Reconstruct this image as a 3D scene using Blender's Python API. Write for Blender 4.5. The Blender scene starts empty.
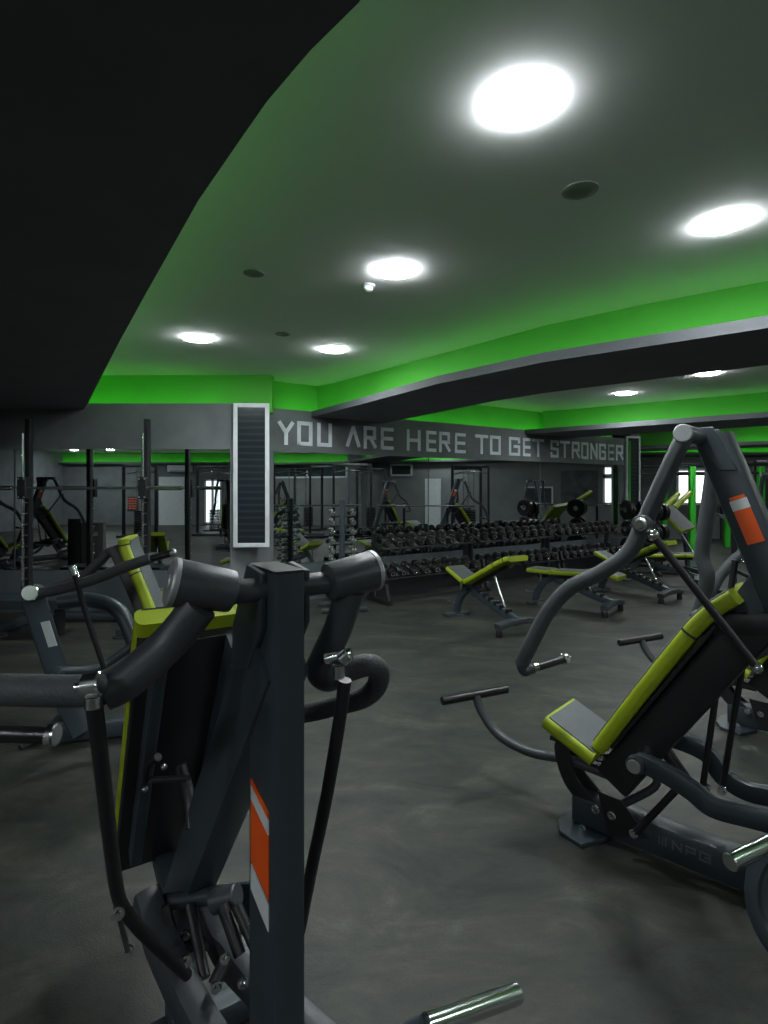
import bpy, math, random
from mathutils import Vector, Matrix
random.seed(7)
sc = bpy.context.scene
col = sc.collection
EYE = 1.5
FPX = 560.0
HOR = 488.0
V = Vector

# ---------------------------------------------------------------- measuring helpers
def W(px, py, Y):
    """world point measured from the photograph for a known real distance Y"""
    return V(((px - 384) / FPX * Y, Y, EYE + (HOR - py) / FPX * Y))

class Frame:
    """machine frame: origin on the floor, u = long axis (towards the rear column), n = near side"""
    def __init__(s, ox, oy, ux, uy):
        l = math.hypot(ux, uy); s.o = V((ox, oy, 0)); s.u = V((ux / l, uy / l, 0)); s.n = V((uy / l, -ux / l, 0))
    def p(s, a, w, h):
        return s.o + s.u * a + s.n * w + V((0, 0, h))
    def S(s, px, py, w):
        k = (px - 384) / FPX
        ox, oy = s.o.x + s.n.x * w, s.o.y + s.n.y * w
        a = (oy * k - ox) / (s.u.x - k * s.u.y)
        Y = oy + a * s.u.y
        return V((ox + a * s.u.x, Y, EYE + (HOR - py) / FPX * Y))
    def loc(s, P):
        d = P - s.o
        return d.dot(s.u), d.dot(s.n), P.z
    @property
    def ang(s):
        return math.atan2(s.u.y, s.u.x)

# ---------------------------------------------------------------- materials
MAT = {}
def mat(name, c, rough=.5, metal=0, var=.12, scale=8, bump=0, bscale=60, emis=None, estr=0, spec=.5, rvar=0):
    m = bpy.data.materials.new(name); m.use_nodes = True
    nt = m.node_tree; b = nt.nodes['Principled BSDF']
    b.inputs['Roughness'].default_value = rough; b.inputs['Metallic'].default_value = metal
    b.inputs['Specular IOR Level'].default_value = spec
    tc = nt.nodes.new('ShaderNodeTexCoord')
    n = nt.nodes.new('ShaderNodeTexNoise'); n.inputs['Scale'].default_value = scale; n.inputs['Detail'].default_value = 4
    nt.links.new(tc.outputs['Object'], n.inputs['Vector'])
    r = nt.nodes.new('ShaderNodeValToRGB')
    r.color_ramp.elements[0].position = .3; r.color_ramp.elements[1].position = .7
    r.color_ramp.elements[0].color = (*[x * (1 - var) for x in c], 1)
    r.color_ramp.elements[1].color = (*[min(1, x * (1 + var)) for x in c], 1)
    nt.links.new(n.outputs['Fac'], r.inputs['Fac']); nt.links.new(r.outputs['Color'], b.inputs['Base Color'])
    if rvar:
        mr = nt.nodes.new('ShaderNodeMapRange'); mr.inputs['To Min'].default_value = rough - rvar; mr.inputs['To Max'].default_value = rough + rvar
        nt.links.new(n.outputs['Fac'], mr.inputs['Value']); nt.links.new(mr.outputs['Result'], b.inputs['Roughness'])
    if bump:
        n2 = nt.nodes.new('ShaderNodeTexNoise'); n2.inputs['Scale'].default_value = bscale
        bp = nt.nodes.new('ShaderNodeBump'); bp.inputs['Strength'].default_value = bump; bp.inputs['Distance'].default_value = .01
        nt.links.new(tc.outputs['Object'], n2.inputs['Vector'])
        nt.links.new(n2.outputs['Fac'], bp.inputs['Height']); nt.links.new(bp.outputs['Normal'], b.inputs['Normal'])
    if emis:
        b.inputs['Emission Color'].default_value = (*emis, 1); b.inputs['Emission Strength'].default_value = estr
    MAT[name] = m
    return m
mat('frame', (.031, .043, .053), .38, .0, .1, 5, .03, 200)
mat('frame_black', (.012, .014, .016), .42, 0, .15, 6)
mat('arm', (.040, .047, .053), .42, 0, .12, 9, .05, 150)
mat('foam', (.048, .055, .060), .62, 0, .12, 20, .2, 220)
mat('chrome', (.75, .77, .78), .16, 1, .03, 5)
mat('steel', (.45, .47, .48), .3, 1, .1, 9)
mat('rubber', (.009, .009, .010), .3, 0, .2, 20, .1, 120)
mat('lime', (.27, .36, .006), .5, 0, .08, 12, .15, 160)
mat('vinyl', (.085, .095, .10), .5, 0, .08, 12, .15, 260)
mat('vinyl_dark', (.02, .021, .022), .55, 0, .1, 12, .1, 260)
mat('orange', (.82, .10, .005), .5, 0, .04, 8)
mat('cap', (.42, .44, .45), .42, .6, .1, 9)
mat('white', (.62, .66, .68), .5, 0, .06, 12)
mat('logo', (.11, .12, .13), .5, 0, .06, 12)
mat('wall', (.15, .163, .17), .85, 0, .16, 3, .15, 20)
mat('vent_grey', (.2, .21, .2), .8, 0, .08, 3)
mat('wall_dark', (.030, .036, .042), .6, 0, .15, 4)
mat('wall_light', (.17, .18, .18), .85, 0, .1, 2, .1, 20)
mat('ceiling', (.66, .67, .67), .9, 0, .03, 1.2, .05, 30)
mat('soffit', (.12, .127, .137), .85, 0, .08, 3)
mat('fascia', (.07, .077, .085), .7, 0, .08, 3)
mat('green', (.085, .46, .045), .75, 0, .05, 3)
mat('green_metal', (.04, .5, .03), .4, 0, .05, 3)
mat('led', (.1, .6, .1), .5, 0, 0, 3, emis=(.24, 1.0, .15), estr=8.5)
mat('lamp', (1, 1, 1), .4, 0, 0, 3, emis=(.93, .98, 1.0), estr=175)
mat('daylight', (1, 1, 1), .4, 0, 0, 3, emis=(.9, .97, 1.0), estr=2.2)
mat('letter', (.72, .78, .82), .7, 0, .1, 6)
mat('mirror', (.62, .66, .66), .01, 1, .01, 2)
mat('base_panel', (.10, .12, .13), .6, 0, .12, 4)
mat('red_led', (.5, .1, .02), .5, 0, 0, 3, emis=(1, .15, .03), estr=1.5)

# rubber gym floor
def floor_mat():
    m = bpy.data.materials.new('floor_rubber'); m.use_nodes = True; nt = m.node_tree; b = nt.nodes['Principled BSDF']
    tc = nt.nodes.new('ShaderNodeTexCoord'); mp = nt.nodes.new('ShaderNodeMapping')
    mp.inputs['Scale'].default_value = (.6, 1.25, 1); mp.inputs['Rotation'].default_value = (0, 0, .25)
    nt.links.new(tc.outputs['Object'], mp.inputs['Vector'])
    a = nt.nodes.new('ShaderNodeTexNoise'); a.inputs['Scale'].default_value = 2.6; a.inputs['Detail'].default_value = 12; a.inputs['Roughness'].default_value = .74; a.inputs['Distortion'].default_value = .6
    nt.links.new(mp.outputs['Vector'], a.inputs['Vector'])
    r = nt.nodes.new('ShaderNodeValToRGB'); e = r.color_ramp.elements
    e[0].position = .30; e[0].color = (.012, .013, .013, 1)
    e[1].position = .72; e[1].color = (.080, .095, .076, 1)
    x = r.color_ramp.elements.new(.46); x.color = (.026, .031, .028, 1)
    x = r.color_ramp.elements.new(.56); x.color = (.042, .043, .034, 1)
    nt.links.new(a.outputs['Fac'], r.inputs['Fac'])
    g = nt.nodes.new('ShaderNodeTexNoise'); g.inputs['Scale'].default_value = 140; g.inputs['Detail'].default_value = 2
    nt.links.new(tc.outputs['Object'], g.inputs['Vector'])
    gr = nt.nodes.new('ShaderNodeValToRGB'); gr.color_ramp.elements[0].color = (.75, .75, .75, 1); gr.color_ramp.elements[1].color = (1.25, 1.25, 1.25, 1)
    nt.links.new(g.outputs['Fac'], gr.inputs['Fac'])
    mx = nt.nodes.new('ShaderNodeMix'); mx.data_type = 'RGBA'; mx.blend_type = 'MULTIPLY'; mx.inputs[0].default_value = 1
    nt.links.new(r.outputs['Color'], mx.inputs[6]); nt.links.new(gr.outputs['Color'], mx.inputs[7])
    nt.links.new(mx.outputs[2], b.inputs['Base Color'])
    mr = nt.nodes.new('ShaderNodeMapRange'); mr.inputs['To Min'].default_value = .62; mr.inputs['To Max'].default_value = .40
    nt.links.new(a.outputs['Fac'], mr.inputs['Value']); nt.links.new(mr.outputs['Result'], b.inputs['Roughness'])
    bp = nt.nodes.new('ShaderNodeBump'); bp.inputs['Strength'].default_value = .25; bp.inputs['Distance'].default_value = .004
    nt.links.new(g.outputs['Fac'], bp.inputs['Height']); nt.links.new(bp.outputs['Normal'], b.inputs['Normal'])
    b.inputs['Specular IOR Level'].default_value = .35
    MAT['floor'] = m
floor_mat()
def stripe_mat(name, c1, c2, scale):
    m = bpy.data.materials.new(name); m.use_nodes = True; nt = m.node_tree; b = nt.nodes['Principled BSDF']
    tc = nt.nodes.new('ShaderNodeTexCoord'); w = nt.nodes.new('ShaderNodeTexWave'); w.bands_direction = 'Z'
    w.inputs['Scale'].default_value = scale; w.inputs['Distortion'].default_value = 1.2; w.inputs['Detail Scale'].default_value = .4
    nt.links.new(tc.outputs['Object'], w.inputs['Vector'])
    r = nt.nodes.new('ShaderNodeValToRGB'); r.color_ramp.elements[0].color = (*c1, 1); r.color_ramp.elements[1].color = (*c2, 1)
    r.color_ramp.elements[0].position = .55; r.color_ramp.elements[1].position = .95
    nt.links.new(w.outputs['Fac'], r.inputs['Fac']); nt.links.new(r.outputs['Color'], b.inputs['Base Color'])
    b.inputs['Roughness'].default_value = .2
    MAT[name] = m
stripe_mat('board', (.015, .02, .026), (.028, .034, .04), 4.0)

# ---------------------------------------------------------------- mesh builder
ROOTM = {}
def catmull(P, n=6, closed=False):
    P = [V(p) for p in P]
    if len(P) < 3: return P
    out = []
    Q = [P[0] * 2 - P[1]] + P + [P[-1] * 2 - P[-2]]
    for i in range(1, len(Q) - 2):
        a, b, c, d = Q[i - 1], Q[i], Q[i + 1], Q[i + 2]
        for k in range(n):
            t = k / n
            out.append(.5 * ((2 * b) + (c - a) * t + (2 * a - 5 * b + 4 * c - d) * t * t + (3 * b - a - 3 * c + d) * t ** 3))
    out.append(P[-1])
    return out
def fillet(P, r=.05, n=5):
    """straight runs with rounded bends"""
    P = [V(p) for p in P]; out = [P[0]]
    for i in range(1, len(P) - 1):
        a, b, c = P[i - 1], P[i], P[i + 1]
        ra = min(r, (a - b).length * .48); rc = min(r, (c - b).length * .48)
        s = b + (a - b).normalized() * ra; e = b + (c - b).normalized() * rc
        for k in range(n + 1):
            t = k / n; out.append(s * (1 - t) ** 2 + b * 2 * t * (1 - t) + e * t * t)
    out.append(P[-1]); return out
def rrect(a, b, r=None, n=2):
    """rounded rectangle profile, full sizes a (side) x b (up)"""
    r = min(a, b) * .18 if r is None else r
    pts = []
    for cx, cy, a0 in ((a / 2 - r, b / 2 - r, 0), (-a / 2 + r, b / 2 - r, 90), (-a / 2 + r, -b / 2 + r, 180), (a / 2 - r, -b / 2 + r, 270)):
        for k in range(n + 1):
            t = math.radians(a0 + 90 * k / n); pts.append((cx + r * math.cos(t), cy + r * math.sin(t)))
    return pts
def circ(r, n=14):
    return [(r * math.cos(2 * math.pi * k / n), r * math.sin(2 * math.pi * k / n)) for k in range(n)]

class MB:
    def __init__(s):
        s.v = []; s.f = []; s.mi = []; s.cur = 0
    def m(s, i): s.cur = i; return s
    def face(s, idx): s.f.append(tuple(idx)); s.mi.append(s.cur)
    def sweep(s, pts, prof, side=None, cap=True, scales=None):
        pts = [V(p) for p in pts]; N = len(pts); base = len(s.v); k = len(prof)
        prev = None
        for i, p in enumerate(pts):
            if i == 0: t = pts[1] - pts[0]
            elif i == N - 1: t = pts[-1] - pts[-2]
            else: t = (pts[i + 1] - p).normalized() + (p - pts[i - 1]).normalized()
            t = t.normalized() if t.length > 1e-9 else V((0, 0, 1))
            if side is not None:
                sd = V(side) - t * V(side).dot(t)
            elif prev is None:
                ref = V((0, 0, 1)) if abs(t.z) < .9 else V((1, 0, 0)); sd = t.cross(ref)
            else:
                sd = prev - t * prev.dot(t)
            sd.normalize(); prev = sd; up = sd.cross(t)
            q = scales[i] if scales else 1
            for (a, b) in prof: s.v.append(p + sd * a * q + up * b * q)
        for i in range(N - 1):
            for j in range(k):
                a = base + i * k + j; b = base + i * k + (j + 1) % k
                s.face((a, a + k, b + k, b))
        if cap:
            s.face([base + j for j in range(k)]); s.face([base + (N - 1) * k + j for j in range(k)][::-1])
        return s
    def tube(s, pts, r, smooth=True, n=14, seg=6):
        return s.sweep(catmull(pts, seg) if smooth and len(pts) > 2 else pts, circ(r, n))
    def beam(s, pts, a, b, side=None, r=None):
        return s.sweep(pts, rrect(a, b, r), side)
    def lathe(s, c, ax, prof, n=20):
        c = V(c); ax = V(ax).normalized(); ref = V((0, 0, 1)) if abs(ax.z) < .9 else V((1, 0, 0))
        e1 = ax.cross(ref).normalized(); e2 = ax.cross(e1); base = len(s.v)
        for (o, r) in prof:
            for k in range(n):
                t = 2 * math.pi * k / n; s.v.append(c + ax * o + (e1 * math.cos(t) + e2 * math.sin(t)) * max(r, 1e-4))
        for i in range(len(prof) - 1):
            for k in range(n):
                a = base + i * n + k; b = base + i * n + (k + 1) % n
                s.face((a, b, b + n, a + n))
        s.face([base + k for k in range(n)][::-1]); s.face([base + (len(prof) - 1) * n + k for k in range(n)])
        return s
    def cyl(s, a, b, r, n=18, ch=.12):
        a = V(a); b = V(b); L = (b - a).length; e = min(r * ch, L * .2)
        return s.lathe(a, b - a, [(0, r - e), (e, r), (L - e, r), (L, r - e)], n)
    def box(s, x0, x1, y0, y1, z0, z1):
        b = len(s.v)
        s.v += [V((x, y, z)) for x in (x0, x1) for y in (y0, y1) for z in (z0, z1)]
        for f in ((0, 1, 3, 2), (4, 6, 7, 5), (0, 4, 5, 1), (2, 3, 7, 6), (0, 2, 6, 4), (1, 5, 7, 3)): s.face([b + i for i in f])
        return s
    def obox(s, c, x, y, z, a, b, h):
        """oriented box, centre c, unit axes x,y,z, full sizes a,b,h"""
        c = V(c); k = len(s.v)
        for i in (-.5, .5):
            for j in (-.5, .5):
                for l in (-.5, .5): s.v.append(c + V(x) * a * i + V(y) * b * j + V(z) * h * l)
        for f in ((0, 1, 3, 2), (4, 6, 7, 5), (0, 4, 5, 1), (2, 3, 7, 6), (0, 2, 6, 4), (1, 5, 7, 3)): s.face([k + i for i in f])
        return s
    def prism(s, poly, d):
        """polygon (3D points) extruded by vector d"""
        k = len(s.v); n = len(poly); d = V(d)
        s.v += [V(p) for p in poly] + [V(p) + d for p in poly]
        s.face([k + i for i in range(n)][::-1]); s.face([k + n + i for i in range(n)])
        for i in range(n): j = (i + 1) % n; s.face((k + i, k + j, k + n + j, k + n + i))
        return s
    def sphere(s, c, r, n=14):
        return s.lathe(c, (0, 0, 1), [(-r * math.cos(math.pi * i / 8), r * math.sin(math.pi * i / 8)) for i in range(9)], n)
    def build(s, name, m, parent=None, bevel=0):
        me = bpy.data.meshes.new(name)
        vs = s.v
        if parent is not None and parent.name in ROOTM:
            inv = ROOTM[parent.name].inverted(); vs = [inv @ p for p in vs]
        me.from_pydata([tuple(p) for p in vs], [], s.f)
        for x in ([m] if isinstance(m, str) else m): me.materials.append(MAT[x])
        me.polygons.foreach_set('material_index', s.mi)
        me.polygons.foreach_set('use_smooth', [True] * len(me.polygons))
        me.validate(); me.update()
        import bmesh
        bm = bmesh.new(); bm.from_mesh(me); bmesh.ops.recalc_face_normals(bm, faces=bm.faces); bm.to_mesh(me); bm.free()
        me.set_sharp_from_angle(angle=math.radians(38))
        o = bpy.data.objects.new(name, me); col.objects.link(o)
        if parent is not None:
            o.parent = parent
            if parent.name in ROOTM: ROOTM[o.name] = ROOTM[parent.name]
        if bevel:
            bv = o.modifiers.new('bevel', 'BEVEL'); bv.width = bevel; bv.segments = 2; bv.limit_method = 'ANGLE'; bv.angle_limit = math.radians(40)
        return o
def empty(name, loc=(0, 0, 0), rz=0):
    o = bpy.data.objects.new(name, None); o.empty_display_size = .1; col.objects.link(o)
    o.location = loc; o.rotation_euler = (0, 0, rz)
    ROOTM[o.name] = Matrix.Translation(V(loc)) @ Matrix.Rotation(rz, 4, 'Z')
    return o
def tag(o, label=None, cat=None, group=None, kind=None):
    for k, v in (('label', label), ('category', cat), ('group', group), ('kind', kind)):
        if v: o[k] = v
    return o
def struct(o): o['kind'] = 'structure'; return o
def copy_tree(o, parent=None):
    c = o.copy(); col.objects.link(c)
    if parent is not None: c.parent = parent
    for ch in [x for x in KIDS.get(o.name, [])]: copy_tree(ch, c)
    return c
KIDS = {}
def index_kids():
    KIDS.clear()
    for o in col.objects:
        if o.parent: KIDS.setdefault(o.parent.name, []).append(o)
def place(proto, loc, rz, label, cat=None, group=None, first=False):
    c = proto if first else copy_tree(proto)
    c.location = loc; c.rotation_euler = (0, 0, rz); tag(c, label, cat, group)
    return c

# ================================================================ ROOM
H = 2.93           # ceiling
LOW = 2.46         # underside of the dropped bands
LIP = 2.535        # top of the lip
LS = 2.495         # ledge behind the lip
XL, XR, YB, YF = -13.0, 12.5, -9.0, 16.5
PA = V((-1.47, 7.22)); PB = V((4.98, 11.66)); WD = (PB - PA).normalized(); WN = V((WD.y, -WD.x))   # slanted wall
YW = 6.85          # front wall face
struct(MB().box(XL - .2, XR + .2, YB - .2, YF + .2, -.12, 0).build('floor', 'floor'))
struct(MB().box(XL - .2, XR + .2, YB - .2, YF + .2, H, H + .15).build('ceiling', 'ceiling'))
# front wall with ledge, set-back green riser
mb = MB().box(XL, -1.87, YW, YW + .25, 0, LS); mb.box(XL, -1.87, YW, YW + .02, LS, LIP)
struct(mb.build('wall_front', 'wall'))
struct(MB().box(XL, -1.42, YW + .25, YW + .4, LOW, H).build('wall_front_upper', 'green'))
# corner pier and slanted wall
p0, p1 = V((-1.87, YW, 0)), V((PA.x, PA.y, 0)); b1 = V((PB.x, PB.y, 0))
nn = V((-WN.x, -WN.y, 0))
mb = MB().prism([p0, p1, p1 + nn * .25 + V((-.1, 0, 0)), V((-1.87, YW + .3, 0))], (0, 0, LIP)); struct(mb.build('wall_corner', 'wall'))
zs = V((0, 0, LS)); mb = MB().prism([p1, b1, b1 + nn * .25, p1 + nn * .25], (0, 0, LS)); mb.prism([p1 + zs, b1 + zs, b1 + nn * .02 + zs, p1 + nn * .02 + zs], (0, 0, LIP - LS)); struct(mb.build('wall_front_right', 'wall'))
q0 = p1 + nn * .25 + V((-.25, -.2, 0)); q1 = b1 + nn * .25
zl = V((0, 0, LOW)); mb = MB().prism([q0 + zl, q1 + zl, q1 + nn * .2 + zl, q0 + nn * .2 + zl], (0, 0, H - LOW)); struct(mb.build('wall_front_right_upper', 'green'))
e1 = b1 + V((.42, .16, 0))
mb = MB().prism([b1, e1, e1 + V((0, .3, 0)), b1 + V((0, .4, 0))], (0, 0, LIP)); struct(mb.build('wall_end', 'wall'))
struct(MB().box(e1.x - .1, e1.x + .1, e1.y + .25, YF, 0, H).build('wall_return', 'wall'))
struct(MB().box(XL - .2, XL, YB, YF, 0, H).build('wall_left', 'wall'))
struct(MB().box(XL, XR, YB - .2, YB, 0, H).build('wall_back', 'wall'))
struct(MB().box(e1.x, XR, YF, YF + .2, 0, H).build('wall_far', 'wall'))
struct(MB().box(XR, XR + .2, YB, YF, 0, H).build('wall_right', 'wall_light'))
# ledges in front of green risers on back, far, right walls
def cove(name, poly, front_n):
    pass
def ledge(i, a, b, n, depth=.32, hang=True):
    a = V((*a, 0)); b = V((*b, 0)); n = V((*n, 0)).normalized()
    z = V((0, 0, LOW))
    mb = MB().prism([a + z, b + z, b + n * depth + z, a + n * depth + z], (0, 0, LS - LOW)); zs = V((0, 0, LS)); mb.prism([a + n * (depth - .02) + zs, b + n * (depth - .02) + zs, b + n * depth + zs, a + n * depth + zs], (0, 0, LIP - LS)); struct(mb.build('trim_%d' % i, 'fascia'))
    z = V((0, 0, LS))
    mb = MB().prism([a + z, b + z, b + n * .02 + z, a + n * .02 + z], (0, 0, H - LIP)); struct(mb.build('trim_%d' % (i + 1), 'green'))
    led(a + n * (depth - .2), b + n * (depth - .2), LS + .004, i)
def led(a, b, z, i):
    a = V((a[0], a[1], 0)); b = V((b[0], b[1], 0)); d = (b - a).normalized(); s = V((d.y, -d.x, 0)) * .008
    mb = MB().prism([a - s + V((0, 0, z)), b - s + V((0, 0, z)), b + s + V((0, 0, z)), a + s + V((0, 0, z))], (0, 0, .008))
    o = mb.build('led_strip', 'led'); tag(o, LEDL[i], 'light strip', 'green strips hidden in the ceiling coves')
def led_line(pts, i):
    pts = [V(p) for p in pts[1:]]
    pts[-1] = pts[-2] + (pts[-1] - pts[-2]) * .97
    for a, b in zip(pts[:-1], pts[1:]):
        d = (b - a).normalized(); o = V((-abs(d.y), -abs(d.x))) * .12
        led(a + o, b + o, LS + .004, i)
LEDL = {0: 'green light strip on the ledge above the smith machine wall', 1: 'green light strip on the ledge above the slogan wall',
        2: 'green light strip along the big black soffit at upper left', 3: 'green light strip along the wide diagonal ceiling beam',
        4: 'green light strip along the farther diagonal ceiling beam', 5: 'green light strip along the farthest ceiling beam at right',
        10: 'green light strip high on the back wall, seen in the mirror', 20: 'green light strip high on the far wall',
        30: 'green light strip high on the right wall, seen in the mirror', 6: 'green light strip on the far side of the wide diagonal beam', 7: 'green light strip on the far side of the farther diagonal beam'}
ledge(10, (XL, YB), (XR, YB), (0, 1)); ledge(20, (e1.x + .1, YF), (XR, YF), (0, -1)); ledge(30, (XR, YB), (XR, YF), (-1, 0))
led((XL, YW + .12), (-2.0, YW + .12), LS + .004, 0)
led((p1.x + nn.x * .12 + .05, p1.y + nn.y * .12), (b1.x + nn.x * .12, b1.y + nn.y * .12), LS + .004, 1)
def band(i, near, far, rs_n, rs_f, mat_under='soffit'):
    """dropped ceiling band: slab between the plan lines near/far, upper block set back from both edges"""
    z = V((0, 0, LOW))
    P = [V((*p, LOW)) for p in near] + [V((*p, LOW)) for p in far[::-1]]
    mb = MB(); mb.prism(P, (0, 0, LS - LOW))
    for edge, sg in ((near, 1), (far, -1)):
        for a, b in zip(edge[:-1], edge[1:]):
            a = V((*a, LS)); b = V((*b, LS)); d = (b - a).normalized(); o = V((abs(d.y), abs(d.x), 0)) * .02 * sg
            mb.prism([a, b, b + o, a + o], (0, 0, LIP - LS))
    o = mb.build('trim_%d' % i, ['soffit', 'fascia']); struct(o)
    for f in o.data.polygons:
        if abs(f.normal.z) < .5 and mat_under == 'soffit': f.material_index = 1
    P = [V((*p, LS)) for p in rs_n] + [V((*p, LS)) for p in rs_f[::-1]]
    struct(MB().prism(P, (0, 0, H - LS)).build('trim_%d' % (i + 1), 'green'))
# big black soffit, upper left
e = [(-3.68, 6.85), (-3.34, 6.32), (-1.77, 3.73), (-1.16, 2.74), (-.62, 1.87), (-.38, 1.52), (-.29, 1.39), (-.16, 1.227), (-.05, 1.108), (.15, .8), (.2, .4), (.0, .05), (-.6, -.05), (-12.99, -.1)]
P = [V((*p, LOW)) for p in e] + [V((XL, 6.85, LOW))]
mb = MB().prism(P, (0, 0, LS - LOW))
for a, b in zip(e[:-1], e[1:]):
    a = V((*a, LS)); b = V((*b, LS)); d = (b - a).normalized(); o = V((d.y, -d.x, 0)) * .02
    if o.x > 0: o = -o
    mb.prism([a, b, b + o, a + o], (0, 0, LIP - LS))
struct(mb.build('trim_40', 'soffit'))
e2 = [(-4.04, 6.85), (-3.7, 6.1), (-2.12, 3.5), (-1.5, 2.5), (-.98, 1.65), (-.65, 1.15), (-.45, .8), (-.45, .45), (-.9, .3), (-12.99, .25)]
P = [V((*p, LS)) for p in e2] + [V((XL, 6.85, LS))]
struct(MB().prism(P, (0, 0, H - LS)).build('trim_41', 'green'))
for a, b in zip(e2[:-2], e2[1:-1]):
    led((a[0] + .12, a[1] + .07), (b[0] + .12, b[1] + .07), LS + .004, 2)
# wide diagonal beam
L1 = [(-.98, 7.56), (-.66, 7.07), (.49, 5.17), (1.22, 4.27), (2.30, 3.36), (5.0, 1.2), (12.49, -4.8)]
R1 = [(-.93, 7.85), (-.71, 7.66), (.57, 6.02), (1.41, 4.94), (2.06, 4.33), (2.65, 3.87), (5.4, 1.72), (12.49, -3.95)]
F1 = [(.02, 8.24), (.47, 7.47), (1.22, 6.18), (1.62, 5.66), (3.0, 4.37), (5.8, 2.25), (12.49, -3.1)]
F1r = [(-.2, 8.2), (.25, 7.32), (1.02, 6.03), (1.45, 5.5), (2.85, 4.2), (5.65, 2.08), (12.49, -3.35)]
band(50, L1, F1, R1, F1r)
led_line(R1, 3)
# farther beam
L2 = [(2.5, 9.95), (5.0, 7.75), (8.0, 5.29), (12.49, 1.6)]
R2 = [(2.95, 10.4), (3.36, 10.2), (5.72, 8.34), (8.5, 6.06), (12.49, 2.8)]
F2 = [(3.6, 10.7), (6.05, 8.55), (8.8, 6.3), (12.49, 3.3)]
F2r = [(3.45, 10.6), (5.92, 8.42), (8.66, 6.17), (12.49, 3.1)]
band(60, L2, F2, R2, F2r)
led_line(R2, 4)
L3 = [(5.3, 14.6), (8.0, 12.6), (12.49, 8.9)]
R3 = [(5.3, 15.4), (8.3, 13.1), (12.49, 9.6)]
F3 = [(5.3, 15.9), (8.6, 13.5), (12.49, 10.2)]
band(70, L3, F3, R3, [(5.3, 15.75), (8.5, 13.35), (12.49, 10.0)])
led_line(R3, 5)
# pillar pieces and painted panels at right
struct(MB().box(11.35, 11.9, 15.4, 15.9, 0, H).build('column', 'wall_light'))
struct(MB().box(9.9, 11.34, YF - .05, YF, 0, 1.78).build('trim_80', 'wall_dark'))

# ---- mirrors
zb, zt = .50, 1.975
def frame_poly(a, b, z0, z1, n, t):
    a = V((*a, 0)); b = V((*b, 0)); n = V((*n, 0))
    return [a + V((0, 0, z0)), b + V((0, 0, z0)), b + V((0, 0, z1)), a + V((0, 0, z1))], n * t
x = XL + .02
for i, (a, b, lb) in enumerate((((XL + .02, YW), (-4.52, YW), 'long wall mirror left of the smith machine'), ((-4.5, YW), (-1.88, YW), 'wall mirror behind the smith machine'))):
    po, d = frame_poly(a, b, zb, zt, (0, -1), .012)
    tag(MB().prism(po, d).build('wall_mirror', 'mirror'), lb, 'mirror')
lb = ['wall mirror below YOU ARE, next to the framed dark panel', 'wall mirror below HERE TO GET, behind the dumbbell racks', 'wall mirror below STRONGER, at the right end of the slogan wall']
for i in range(3):
    a = PA + (PB - PA) * (i / 3 + .001) + (WD * .04 if i == 0 else WD * 0); b = PA + (PB - PA) * ((i + 1) / 3 - .001)
    po, d = frame_poly(a, b, zb, zt, WN, .012)
    tag(MB().prism(po, d).build('wall_mirror', 'mirror'), lb[i], 'mirror')
# base panel under the mirrors
po, d = frame_poly((XL + .02, YW), (-1.88, YW), .0, .485, (0, -1), .03)
struct(MB().prism(po, d).build('baseboard_front', 'base_panel'))
po, d = frame_poly(PA + WD * .05, PB, .0, .485, WN, .03)
struct(MB().prism(po, d).build('baseboard_front_right', 'base_panel'))

# ---- framed dark panels
def framed_panel(a, b, z0, z1, n, label, group=None, fw=.05, inner='board', fm='white', cat='framed panel', name='framed_panel'):
    a = V((*a, 0)); b = V((*b, 0)); n = V((*n, 0)).normalized(); d = (b - a).normalized(); c = (a + b) / 2; w = (b - a).length
    r = empty(name, c); Z = V((0, 0, 1))
    mb = MB(); t = .035
    for k in (a + d * fw / 2, b - d * fw / 2):
        mb.obox(k + Z * (z0 + z1) / 2 + n * t / 2, d, n, Z, fw, t, z1 - z0)
    for z in (z0 + fw / 2, z1 - fw / 2):
        mb.obox(c + Z * z + n * t / 2, d, n, Z, w - fw * 2, t, fw)
    mb.build('frame', fm, r, .004)
    MB().obox(c + Z * (z0 + z1) / 2 + n * .012, d, n, Z, w - fw * 2, .02, z1 - z0 - 2 * fw).build('panel', inner, r)
    tag(r, label, cat, group)
    return r
dn = V((p1.y - p0.y, -(p1.x - p0.x))).normalized(); dn = V((.0 + dn.x, dn.y))
framed_panel((-1.83, YW - .03), (-1.40, YW + .0), .78, 2.53, (.07, -1), 'tall white-framed dark panel between the mirror and the word YOU')
framed_panel((4.93, 11.44), (5.27, 11.56), .68, 2.56, (.33, -.94), 'tall white-framed dark panel at the right end of the slogan wall', fw=.04)

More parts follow.
